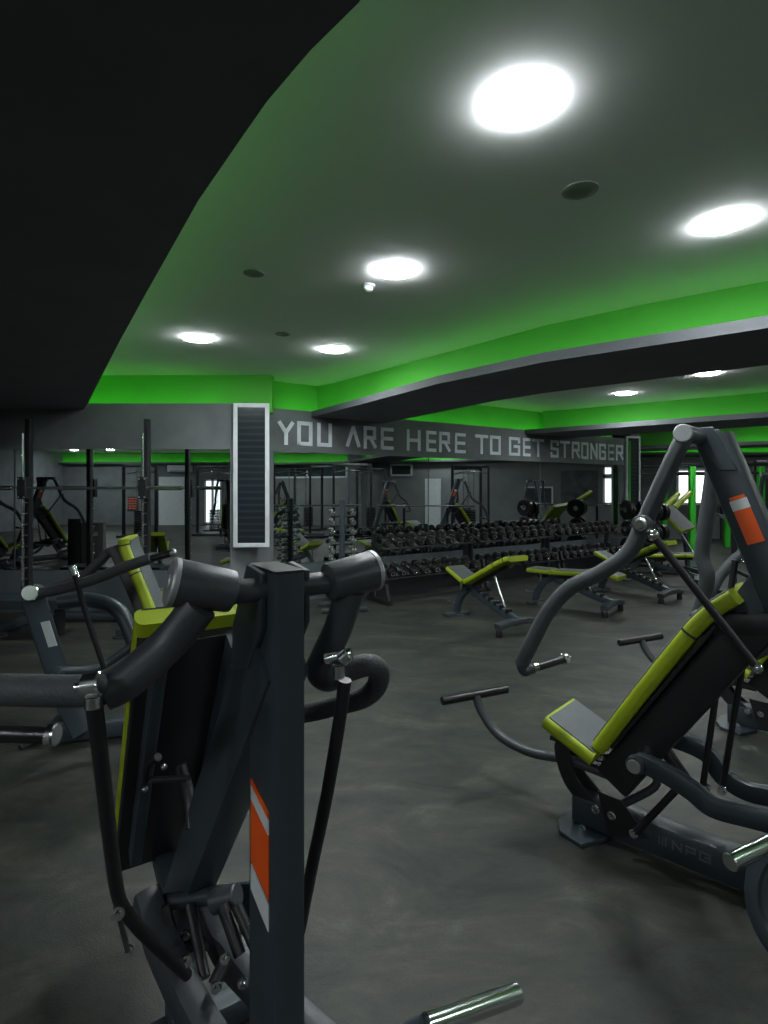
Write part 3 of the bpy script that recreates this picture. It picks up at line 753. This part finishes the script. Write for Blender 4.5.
    for (x, y, z) in ((225, 957, 1.17), (216, 986, 1.14), (243, 982, 1.15), (186, 960, 1.1), (118, 912, .93), (128, 950, 1.15), (186, 934, 1.3)):
        mb = MB(); bolt(mb, W(x, y, z), V((.3, -1, .1)), .009, .015); mb.build('bolt', 'chrome', root)
    MB().tube([W(118, 912, .94), W(128, 952, 1.15)], .005, False).build('pin', 'steel', root)
    tag(root, 'dark grey press machine seen from behind in the left foreground, stickered column', 'gym machine')
    return root
make_near()

def make_mid():
    """low pivot press in the left middle distance"""
    o = W(60, 740, 3.3); o.z = 0; ux, uy = .80, .60
    F = Frame(o.x, o.y, ux, uy); P = F.p; n = F.n; u = F.u
    root = empty('shoulder_press_machine', F.o, F.ang)
    c0 = W(33, 597, 3.2); c1 = W(66, 700, 3.3)
    cd = (c1 - c0).normalized()
    foot = V((c1.x + .1, c1.y, .06))
    MB().beam([c0, c1, foot], .07, .12, side=n).build('column', 'frame', root)
    nf = V((-.0, -1, 0)); 
    o = MB().obox(W(49, 634, 3.13), cd, cd.cross(V((0, 1, 0))).normalized(), V((0, 1, 0)), .15, .05, .004).build('white_sticker', 'white', root); o['label'] = 'white sticker'
    MB().cyl(W(31, 593, 3.16), W(37, 592, 3.5), .05).build('pivot_hub', 'arm', root)
    MB().cyl(W(29.5, 593, 3.14), W(31, 593, 3.17), .046).build('end_cap', 'chrome', root)
    a = MB().tube([W(32, 594, 3.2), W(60, 589, 3.16), W(92, 580, 3.1), W(125, 567, 3.05), W(152, 558, 3.02)], .03).build('press_arm', 'foam', root)
    MB().tube([W(150, 559, 3.02), W(172, 553, 3.0)], .02, False).build('hand_grip', 'rubber', a); MB().sphere(W(173, 553, 3.0), .023).build('grip_collar', 'steel', a)
    MB().tube([W(45, 590, 3.7), W(80, 578, 3.7), W(98, 563, 3.7), W(110, 552, 3.7), W(128, 546, 3.65)], .032).build('press_arm', 'foam', root)
    mb = MB(); mb.cyl(W(72, 566, 3.1), W(76, 578, 3.1), .022); mb.build('clamp', 'chrome', root)
    MB().tube([W(75, 575, 3.08), W(88, 620, 3.15), W(104, 668, 3.2)], .015).build('link_rod', 'frame_black', root)
    MB().tube([W(60, 602, 3.9), W(90, 600, 3.9), W(118, 610, 3.8), W(133, 640, 3.75), W(138, 668, 3.7)], .05).build('arched_arm', 'frame', root)
    # backrest leaning, seen from its side
    b = [W(128, 537, 3.55), W(131, 550, 3.55), W(146, 585, 3.5), W(163, 628, 3.45)]
    pad_sweep(root, 'backrest', b, .32, .07, V((.25, -.97, 0)), 1, seams=(.25, .6))
    MB().beam([b[0] + V((-.09, .05, -.08)), b[3] + V((-.09, .05, .0))], .16, .08, side=V((.25, -.97, 0))).build('back_beam', 'frame_black', root)
    s0 = W(168, 640, 3.45); MB()
    pad_sweep(root, 'seat', [s0, s0 + V((.2, .05, .01)), s0 + V((.38, .1, .05))], .32, .07, V((.25, -.97, 0)), -1)
    MB().beam([s0 + V((.15, .05, -.05)), V((s0.x + .15, s0.y + .05, .05))], .07, .09).build('seat_post', 'frame', root)
    MB().beam([V((c1.x - .05, c1.y, .06)), V((s0.x + .35, s0.y + .1, .06))], .09, .1).build('base_beam', 'frame', root)
    mb = MB(); mb.beam([W(22, 744, 3.25), W(45, 734, 3.3), W(62, 716, 3.4)], .09, .03); mb.build('foot_plate', 'arm', root)
    h0 = W(56, 671, 3.2); MB().cyl(h0, W(63, 683, 2.9), .03).build('weight_horn', 'chrome', root)
    MB().tube([h0, W(90, 670, 3.3), W(112, 660, 3.4), W(140, 640, 3.45)], .026).build('lever_arm', 'frame', root)
    MB().tube([W(62, 690, 3.5), W(100, 694, 3.6), W(150, 700, 3.6)], .028).build('lower_rail', 'frame_black', root)
    tag(root, 'grey and lime press machine with a white sticker, left middle distance', 'gym machine')
make_mid()

def make_bench(back, seat_t, name='adjustable_bench'):
    r = empty(name); P = lambda a, w, h: V((a, -w, h)); n = V((0, -1, 0)); u = V((1, 0, 0))
    hinge = P(.27, 0, .43); ba = math.radians(back); st = math.radians(seat_t)
    sd = V((-math.cos(st), 0, math.sin(st))); bd = V((math.cos(ba), 0, math.sin(ba)))
    pad_sweep(r, 'seat', [hinge + sd * .02, hinge + sd * .16, hinge + sd * .33], .27, .055, n, -1)
    path = [hinge + bd * .02 + V((0, 0, .0)), hinge + bd * .3, hinge + bd * .62, hinge + bd * .76 + V((0, 0, -.012)), hinge + bd * .84 + V((0, 0, -.035))]
    pad_sweep(r, 'backrest', path, .27, .055, n, 1, seams=(.45, .72))
    bn = V((math.sin(ba), 0, -math.cos(ba)))
    MB().beam([hinge + bd * .0 + bn * .055, hinge + bd * .66 + bn * .055], .06, .04, side=n).build('back_carrier', 'frame_black', r)
    MB().sweep(fillet([P(.0, 0, .03), P(.03, 0, .16), P(.14, 0, .31), P(.30, 0, .36)], .1), rrect(.06, .08), side=n).build('front_leg', 'frame', r)
    MB().beam([P(.22, 0, .36), P(1.0, 0, .12)], .06, .09, side=n).build('spine', 'frame', r)
    mb = MB()
    for k in range(6):
        c = P(.42 + k * .09, 0, .345 - k * .0277); mb.obox(c, u, n, Z, .035, .075, .05)
    mb.build('ladder', 'rubber', r, .006)
    MB().beam([P(1.0, .27, .10), P(1.0, .12, .13), P(1.0, -.12, .13), P(1.0, -.27, .10)], .09, .06, side=u).build('rear_foot', 'arm', r)
    mb = MB(); mb.lathe(P(-.0, 0, 0), Z, [(0, .08), (.012, .08), (.018, .05)], 18); mb.obox(P(0, 0, .02), u, n, Z, .1, .34, .03); mb.build('front_foot', 'arm', r, .004)
    for w in (.25, -.25): MB().lathe(P(1.0, w, 0), Z, [(0, .035), (.05, .035), (.075, .025)], 14).build('rubber_foot', 'rubber', r)
    mid = hinge + bd * .40 + bn * .07
    lx = mid.x + .16 if back > 8 else mid.x + .05; lz = .36 - (lx - .42) * .308
    MB().tube([mid, P(min(lx, .93), 0, max(lz, .16))], .014, False).build('support_strut', 'chrome', r)
    MB().tube([hinge + sd * .2 + V((0, 0, -.04)), P(.07, 0, .2)], .014, False).build('seat_strut', 'steel', r)
    mb = MB(); mb.tube([P(.02, 0, .14), P(-.12, .02, .14)], .008, False); mb.sphere(P(-.13, .02, .14), .018); mb.build('adjust_knob', 'steel', r)
    return r
bA = make_bench(27, 22); bF = make_bench(3, 0)
index_kids()
def bench(proto, foot, d, label, first=False, group='adjustable benches in front of the dumbbells'):
    place(proto, (foot[0], foot[1], 0), math.atan2(d[1], d[0]), label, 'weight bench', group, first)
bench(bA, (.86, 6.62), (.50, -.84), 'inclined lime and grey bench nearest the camera, left of the bench row', True)
bench(bF, (1.99, 7.35), (.68, -.62), 'flat lime and grey bench, second in the row behind the curved press arm', True)
bench(bA, (3.18, 8.2), (.60, -.78), 'inclined bench third in the row, right of the flat bench')
bench(bF, (3.95, 9.1), (.86, -.5), 'flat lime bench farthest along the row, behind the press arm joint')
bench(bA, (-3.9, 3.9), (.3, .95), 'inclined lime bench left of the view, shown by the mirror', group='benches seen in the mirrors')
bench(bF, (-1.22, 5.5), (-.98, .1), 'low flat lime bench reflected under the framed dark panel', group='benches seen in the mirrors')

def make_dumbbell():
    r = empty('dumbbell')
    for sg in (1, -1):
        MB().lathe((0, sg * .055, 0), (0, sg, 0), [(0, .045), (.012, .062), (.075, .064), (.09, .055), (.094, .04)], 16).build('head', 'rubber', r)
    MB().cyl((0, -.06, 0), (0, .06, 0), .016, 10).build('handle', 'chrome', r)
    for sg in (1, -1): MB().lathe((0, sg * .146, 0), (0, sg, 0), [(0, .036), (.006, .034), (.006, .024), (.002, .022), (.002, .001)], 16).build('end_ring', 'chrome', r)
    return r
db = make_dumbbell(); index_kids()
def make_drack(Lr=1.74):
    r = empty('dumbbell_rack'); h = Lr / 2
    mb = MB()
    for z in (.80, .42):
        for dy, dz in ((-.10, -.03), (.10, .03)):
            mb.beam([(-h + .02, dy + (.06 if z > .6 else -.04), z + dz - .075), (h - .02, dy + (.06 if z > .6 else -.04), z + dz - .075)], .05, .022)
    mb.build('shelf_rail', 'frame_black', r)
    for sx in (-h + .04, h - .04):
        mb = MB(); mb.beam([(sx, -.26, .03), (sx, .26, .03)], .06, .06); mb.beam([(sx, .2, .05), (sx, .12, .9)], .06, .06, side=(1, 0, 0)); mb.beam([(sx, -.2, .05), (sx, -.1, .45)], .05, .05, side=(1, 0, 0))
        mb.beam([(sx, .17, .40), (sx, -.18, .29)], .05, .05, side=(1, 0, 0)); mb.beam([(sx, .14, .78), (sx, -.06, .68)], .05, .05, side=(1, 0, 0))
        mb.build('end_frame', 'frame_black', r)
    MB().box(-h + .07, h - .07, .10, .12, .06, .30).build('back_panel', 'frame_black', r)
    return r
dr = make_drack(); index_kids()
Q0 = V((-.10, 7.32)); 
rl = ['left dumbbell rack, the one nearest the camera', 'middle dumbbell rack behind the flat bench', 'right dumbbell rack, farthest from the camera']
rz = math.atan2(WD.y, WD.x)
place_ = ['left', 'middle', 'right']
for i in range(3):
    c = Q0 + WD * (.88 + i * 1.77)
    place(dr, (c.x, c.y, 0), rz, rl[i], 'dumbbell rack', 'dumbbell racks along the mirror wall', i == 0)
    for tier, (z, yy) in enumerate(((.80, .06), (.42, -.04))):
        for k in range(9):
            q = c + WD * (-.74 + k * .185) - WN * yy
            s = .95 + .02 * ((i * 9 + k) % 7)
            o = db if (i == 0 and tier == 0 and k == 0) else copy_tree(db)
            o.location = (q.x, q.y, z); o.rotation_euler = (.25, 0, rz + random.uniform(-.05, .05)); o.scale = (s, s, s)
            tag(o, 'black round dumbbell on the %s shelf of the %s rack' % (('upper', 'lower')[tier], place_[i]), 'dumbbell', 'dumbbells on the %s shelf of the %s rack' % (('upper', 'lower')[tier], place_[i]))

# chrome dumbbell tower left of the racks
def tower(x, y, rz):
    r = empty('dumbbell_tower', (x, y, 0), rz); M = ROOTM[r.name]
    T = lambda a, b, c: M @ V((a, b, c))
    MB().beam([T(0, 0, .02), T(0, 0, 1.35)], .07, .07, side=(1, 0, 0)).build('post', 'frame', r)
    mb = MB(); mb.beam([T(-.28, -.2, .03), T(.28, -.2, .03)], .06, .05); mb.beam([T(-.28, .2, .03), T(.28, .2, .03)], .06, .05); mb.beam([T(0, -.2, .03), T(0, .2, .03)], .07, .05); mb.build('base', 'frame', r)
    for k in range(9):
        z = .26 + k * .115
        for sx in (-1, 1):
            mb = MB(); mb.beam([T(0, 0, z - .03), T(sx * .14, -.02, z - .03)], .03, .02); mb.build('cradle', 'frame_black', r)
    tag(r, 'vertical tower rack of chrome dumbbells left of the dumbbell racks', 'dumbbell rack')
    first = None
    for k in range(9):
        z = .26 + k * .115; s = 1.0 - k * .035
        for sx in (-1, 1):
            if first is None:
                d = empty('chrome_dumbbell')
                for sg in (1, -1): MB().lathe((0, sg * .04, 0), (0, sg, 0), [(0, .02), (.008, .04), (.04, .045), (.062, .03), (.066, .004)], 16).build('head', 'chrome', d)
                MB().cyl((0, -.05, 0), (0, .05, 0), .013, 10).build('handle', 'chrome', d); first = d; index_kids()
            else: d = copy_tree(first)
            p = T(sx * .13, -.03, z + .02); d.location = p; d.rotation_euler = (.2, 0, rz); d.scale = (s, s, s)
            tag(d, 'chrome dumbbell on the %s side of the tower rack' % ('left' if sx < 0 else 'right'), 'dumbbell', 'chrome dumbbells on the %s of the tower' % ('left' if sx < 0 else 'right'))
tower(-.52, 6.95, .25)

# smith machine against the left mirror
def smith(X0, X1, Y, label, name='smith_machine', first=[None]):
    r = empty(name, ((X0 + X1) / 2, Y, 0))
    for X in (X0, X1):
        MB().beam([(X, Y + .10, .05), (X, Y + .10, 2.26)], .06, .07, side=(1, 0, 0)).build('upright', 'frame_black', r)
        MB().cyl((X - .012, Y + .01, .25), (X - .012, Y + .01, 2.1), .015, 12).build('guide_rod', 'chrome', r)
        mb = MB(); mb.beam([(X, Y - .55, .05), (X, Y + .25, .05)], .08, .09, side=(1, 0, 0)); mb.build('foot_rail', 'frame', r)
        mb = MB(); mb.lathe((X, Y - .45, 0), Z, [(0, .11), (.015, .11), (.03, .07)], 20); mb.build('foot_disc', 'arm', r)
        mb = MB(); mb.box(X - .05, X + .04, Y - .03, Y + .05, 1.38, 1.62); c = mb.build('carriage', 'frame_black', r, .006)
        for dx in (-.035, .025):
            for z in (1.4, 1.6): mb = MB(); bolt(mb, (X + dx, Y - .03, z), (0, -1, 0), .008, .01); mb.build('bolt', 'steel', c)
        for k in range(8): MB().cyl((X, Y + .08, .5 + k * .12), (X + .0, Y - .03, .5 + k * .12), .007, 8).build('catch_peg', 'steel', r)
    MB().cyl((X0 - .42, Y, 1.5), (X1 + .42, Y, 1.5), .016, 14).build('bar', 'steel', r)
    for a, b in ((X0 - .42, X0 - .12), (X1 + .12, X1 + .42)): MB().cyl((a, Y, 1.5), (b, Y, 1.5), .026, 14).build('bar_sleeve', 'chrome', r)
    MB().beam([(X0, Y + .2, .05), (X1, Y + .2, .05)], .06, .07).build('base_bar', 'frame', r)
    return tag(r, label, 'gym machine')
sm = smith(-3.93, -2.62, 6.1, 'smith machine with horizontal bar and two tall posts, against the left mirror')

# cable tower / weight stack machine
def make_stack():
    r = empty('cable_machine')
    mb = MB()
    for x in (-.55, .55): MB().beam([(x, 0, .03), (x, 0, 2.2)], .07, .09, side=(1, 0, 0)).build('upright', 'frame_black', r)
    MB().beam([(-.55, 0, 2.17), (.55, 0, 2.17)], .08, .09).build('top_beam', 'frame_black', r)
    mb.beam([(-.6, -.4, .04), (.6, -.4, .04)], .08, .07); mb.beam([(-.55, -.4, .04), (-.55, .3, .04)], .08, .07); mb.beam([(.55, -.4, .04), (.55, .3, .04)], .08, .07); mb.build('base', 'frame', r)
    mb = MB()
    for k in range(14): mb.box(-.16, .16, -.06, .06, .12 + k * .05, .16 + k * .05)
    mb.build('weight_stack', 'rubber', r, .003)
    mb = MB()
    for x in (-.1, .1): mb.cyl((x, 0, .1), (x, 0, 2.15), .012, 10)
    mb.build('guide_rod', 'chrome', r)
    MB().tube([(-.5, -.1, 1.95), (-.2, -.22, 2.0), (.2, -.22, 2.0), (.5, -.1, 1.95)], .018).build('pull_bar', 'chrome', r)
    return r
ck = make_stack(); index_kids()
def stack(x, y, rz, label, first=False): place(ck, (x, y, 0), rz, label, 'gym machine', 'cable machines', first)
stack(10.2, 1.4, -1.57, 'tall black cable machine behind the camera, shown in the slogan wall mirror', True)
stack(10.8, 3.6, -1.57, 'tall black cable machine mirrored above the left dumbbells')
stack(11.4, 6.9, -1.3, 'tall black cable machine mirrored above the middle dumbbells')
stack(9.6, -2.5, -1.57, 'tall black cable machine mirrored beside the framed dark panel')
stack(-5.4, -4.2, 3.14, 'tall black cable machine near the bright window in the left mirror')
stack(-3.9, -3.4, 3.3, 'tall black cable machine in the left mirror beside the framed panel')
stack(10.2, 14.6, .1, 'tall black cable machine before the far wall at the right')

for px, T, lb in ((292, 17.5, 'behind the word YOU barbell'), (352, 16.5, 'between the dumbbell tower and the racks'), (470, 17.5, 'above the middle of the dumbbell racks')):
    (x, y), a_ = behind(px, T); stack(x, y, a_, 'tall black cable machine in the slogan mirror, ' + lb)
stack(-7.4, -3.3, .2, 'tall black cable machine in the left mirror between the smith posts')
stack(-9.6, .5, .5, 'tall black cable machine at the left edge of the mirror')
# press machine copies: one directly behind, others only reflected
def press_at(x, y, rz, label): place(press, (x, y, 0), rz, label, 'gym machine', 'plate loaded press machines')
pa = math.atan2(-.67, .74)
press_at(.88 + 1.33, 2.50 + 1.05, pa, 'second press machine behind the orange-marked one, its seat showing at the right edge')
press_at(-6.9, 3.3, 2.2, 'press machine facing the left mirror, dark pad shown in the reflection')
press_at(-6.7, 1.8, 2.0, 'press machine deep in the left mirror')
press_at(-4.2, -1.2, 1.2, 'press machine in the left mirror before the white door')
press_at(6.4, 2.0, 1.0, 'press machine in the slogan mirror above the left dumbbells')
press_at(9.3, 5.2, 3.6, 'press machine in the slogan mirror above the middle dumbbells')
press_at(7.8, -1.8, 1.4, 'press machine in the slogan mirror below YOU')
press_at(9.6, 9.2, 2.6, 'press machine in the right end of the slogan mirror')
press_at(6.0, 8.4, -2.2, 'press machine behind the orange-marked column, beyond the benches')

# barbells on stands, seen in mirror and beyond
def make_barbell():
    r = empty('barbell_stand')
    for x in (-.5, .5): MB().beam([(x, 0, .03), (x, 0, 1.15)], .06, .06, side=(1, 0, 0)).build('upright', 'frame_black', r)
    mb = MB(); mb.beam([(-.5, 0, .35), (.5, 0, .35)], .05, .05)
    for x in (-.5, .5): mb.beam([(x, -.35, .03), (x, .35, .03)], .06, .05, side=(1, 0, 0))
    mb.build('base', 'frame_black', r)
    for x in (-.5, .5): mb = MB(); mb.beam([(x, -.03, 1.05), (x, -.12, 1.05), (x, -.13, 1.12)], .04, .02, side=(1, 0, 0)); mb.build('hook', 'steel', r)
    return r
bs = make_barbell(); 
def make_bar():
    r = empty('barbell')
    MB().cyl((-.7, 0, 0), (.7, 0, 0), .016, 12).build('shaft', 'chrome', r)
    for s in (1, -1): MB().lathe((s * .7, 0, 0), (s, 0, 0), [(0, .035), (.02, .035), (.022, .026), (.42, .026)], 16).build('sleeve', 'chrome', r)
    return r
bb = make_bar(); index_kids()
for i, (px, T, lb) in enumerate(((312, 13.2, 'below YOU'), (425, 13.0, 'above the left dumbbells'), (575, 14.2, 'near the bright window'))):
    (x, y), rz_ = behind(px, T)
    place(bs, (x, y, 0), rz_, 'black barbell stand in the slogan mirror, ' + lb, 'barbell stand', 'barbell stands', i == 0)
    o = bb if i == 0 else copy_tree(bb); dx = V((math.sin(rz_), -math.cos(rz_))) * .085
    o.location = (x + dx.x, y + dx.y, 1.09); o.rotation_euler = (0, 0, rz_); tag(o, 'chrome barbell on the stand in the slogan mirror, ' + lb, 'barbell', 'barbells on stands')
bench(bA, (6.1, -.2), (-.3, .95), 'inclined lime bench in the slogan mirror below YOU', group='benches seen in the mirrors')
bench(bF, (4.9, 3.4), (-.5, .87), 'flat lime bench in the slogan mirror beside the dumbbell tower', group='benches seen in the mirrors')

# plate trees and plates at the end of the racks
def plate_tree(x, y, rz, label, lab2, sizes, grp):
    r = empty('plate_tree', (x, y, 0), rz); M = ROOTM[r.name]; T = lambda a, b, c: M @ V((a, b, c))
    MB().beam([T(0, 0, .03), T(0, 0, 1.22)], .07, .07, side=(1, 0, 0)).build('post', 'frame_black', r)
    mb = MB(); mb.beam([T(-.25, -.25, .03), T(.25, .25, .03)], .06, .05); mb.beam([T(-.25, .25, .03), T(.25, -.25, .03)], .06, .05); mb.build('base', 'frame_black', r)
    k = 0
    for z in (1.08, .72, .36):
        for sx in (-1, 1):
            MB().cyl(T(sx * .03, 0, z), T(sx * .26, 0, z + .02), .022, 12).build('peg', 'steel', r)
            rr = sizes[k % len(sizes)]; k += 1
            for q in range(2):
                a = T(sx * (.07 + q * .055), 0, z); d = (T(sx, 0, z) - T(0, 0, z)).normalized()
                pl = empty('weight_plate', a); 
                MB().lathe(a, d, [(0, rr * .9), (.006, rr), (.04, rr), (.046, rr * .92), (.046, rr * .78), (.036, rr * .72), (.036, rr * .3), (.046, .06), (.046, .026)], 28).build('disc', 'rubber', pl)
                MB().lathe(a + d * .002, d, [(0, .05), (.047, .05), (.047, .03)], 18).build('hub_ring', 'steel', pl)
                tag(pl, '%s %s' % ('black rubber weight plate on the', lab2), 'weight plate', grp)
    tag(r, label, 'plate rack')
plate_tree(4.78, 10.75, .2, 'black plate rack loaded with discs at the right end of the dumbbells', 'rack at the right end of the dumbbells', (.19, .17, .15, .17), 'plates right of the dumbbells')
plate_tree(4.75, 9.75, .5, 'black plate rack loaded with discs right of the framed end panel', 'rack behind the curved press arm', (.18, .15, .17, .14), 'plates behind the press arm')

# green rig near the bright window
def rig():
    r = empty('power_rack', (7.9, 13.2, 0))
    for x, y in ((7.15, 13.0), (8.75, 13.0), (7.15, 14.3), (8.75, 14.3), (8.3, 13.0)):
        MB().beam([(x, y, .0), (x, y, 2.0)], .14, .12, side=(1, 0, 0)).build('upright', 'green_metal', r)
    mb = MB()
    for z in (2.05, 1.85):
        mb.beam([(6.6, 13.0, z), (9.2, 13.0, z)], .07, .06); mb.beam([(6.6, 14.3, z), (9.2, 14.3, z)], .07, .06)
    for x in (7.15, 8.75): mb.beam([(x, 13.0, 2.05), (x, 14.3, 2.05)], .07, .06)
    mb.build('cross_beam', 'frame_black', r)
    tag(r, 'green and black training rig before the bright far window', 'gym rig')
rig()
# inclined back bench with lime rolls
def hyper():
    o = V((5.5, 10.2, 0)); r = empty('preacher_bench', o)
    d = V((.86, -.5, 0)); n = V((-.5, -.86, 0))
    A = W(665, 508, 10.4); B = W(688, 530, 10.1)
    dirn = (B - A)
    pad_sweep(r, 'arm_pad', [A, (A + B) / 2, B], .5, .07, (V((.86, .5, 0)) + V((0, 0, .0))).normalized(), -1)
    for k, (a, b) in enumerate((((664, 508), (678, 494)), ((674, 508), (690, 493)))):
        p = W(*a, 10.6); q = W(*b, 11.0); rl_ = MB().sweep(catmull([p, (p + q) / 2, q], 3), circ(.055, 14)).build('roll_pad', 'lime', r)
    base = V((B.x, B.y, .04))
    MB().beam([B + V((0, .1, -.06)), V((B.x + .05, B.y + .1, .05))], .07, .08, side=(1, 0, 0)).build('post', 'frame', r)
    MB().tube([W(680, 532, 10.1), W(699, 562, 10.0)], .022, False).build('support_strut', 'chrome', r)
    mb = MB(); mb.beam([base + V((-.5, .1, 0)), base + V((.5, .1, 0))], .08, .08); mb.beam([base + V((.0, -.5, 0)), base + V((.0, .5, 0))], .08, .08, side=(1, 0, 0)); mb.build('base', 'frame', r)
    tag(r, 'arm curl bench with lime-edged slanted pad and two lime rolls, beyond the bench row', 'weight bench')
hyper()
# low dark weight plate leaning at the right front edge
pc = V((1.335, 1.66, .23)); ax = V((-.55, -.8, .22)).normalized()
pl = empty('weight_plate', (pc.x, pc.y, 0))
MB().lathe(pc, ax, [(-.03, .2), (-.022, .225), (.022, .225), (.03, .21), (.03, .19), (.018, .18), (.018, .07), (.03, .06), (.03, .027)], 40).build('disc', 'frame', pl)
MB().lathe(pc + ax * .001, ax, [(0, .05), (.032, .05), (.032, .028)], 24).build('hub_ring', 'steel', pl)
tag(pl, 'large dark weight plate cut off by the lower right edge', 'weight plate')

# treadmill-like low platform in front of the mirror panel at left
def platform():
    r = empty('low_bench_press', (-4.0, 5.7, 0))
    MB().box(-4.5, -3.1, 5.5, 5.9, .30, .40).build('top', 'frame', r, .01)
    for x in (-4.3, -3.3): MB().beam([(x, 5.7, .02), (x, 5.7, .3)], .08, .08).build('leg', 'frame_black', r)
    tag(r, 'low dark bench platform between the posts of the smith machine', 'bench')
platform()
def pad_stand():
    r = empty('padded_stand', (-4.9, 4.2, 0))
    MB().beam([(-4.9, 4.1, .02), (-4.9, 4.1, .85)], .08, .08, side=(1, 0, 0)).build('post', 'frame', r)
    MB().beam([(-5.2, 4.1, .03), (-4.6, 4.1, .03)], .1, .06).build('base', 'frame', r)
    p = MB().beam([(-4.9, 4.22, .12), (-4.9, 4.22, .92)], .38, .10, side=(1, 0, 0), r=.03).build('pad', 'pad_grey', r)
    mb = MB(); x = -5.0
    for ch in 'NPG': glyph(mb, ch, V((x, 4.272, .70)), (1, 0, 0), Z, (0, 1, 0), .055, .06, .012, .003); x += .07
    mb.build('logo', 'white', p)
    MB().beam([(-5.22, 4.22, .2), (-5.22, 4.22, .98)], .22, .07, side=(1, 0, 0), r=.03).build('back_pad', 'vinyl_dark', r)
    tag(r, 'upright grey pad with pale lettering beside a black pad, seen in the left mirror', 'gym machine')
mat('pad_grey', (.13, .135, .125), .6, 0, .1, 8)
pad_stand()

# ================================================================ WORLD, CAMERA
w = bpy.data.worlds.new('world'); sc.world = w; w.use_nodes = True
w.node_tree.nodes['Background'].inputs[0].default_value = (.5, .6, .65, 1); w.node_tree.nodes['Background'].inputs[1].default_value = .02
cd_ = bpy.data.cameras.new('camera'); cam = bpy.data.objects.new('camera', cd_); col.objects.link(cam)
cam.location = (0, 0, EYE); cam.rotation_euler = (math.pi / 2, 0, 0)
cd_.sensor_fit = 'HORIZONTAL'; cd_.sensor_width = 36; cd_.lens = 36 * FPX / 768
cd_.shift_y = (HOR - 512) / 768
cd_.clip_start = .02
sc.camera = cam
vs = sc.view_settings; vs.view_transform = 'Standard'; vs.look = 'None'; vs.gamma = 1; vs.use_curve_mapping = False; vs.exposure = 0
sc.cycles.use_denoising = True
sc.cycles.max_bounces = 8; sc.cycles.glossy_bounces = 4; sc.cycles.sample_clamp_indirect = 4
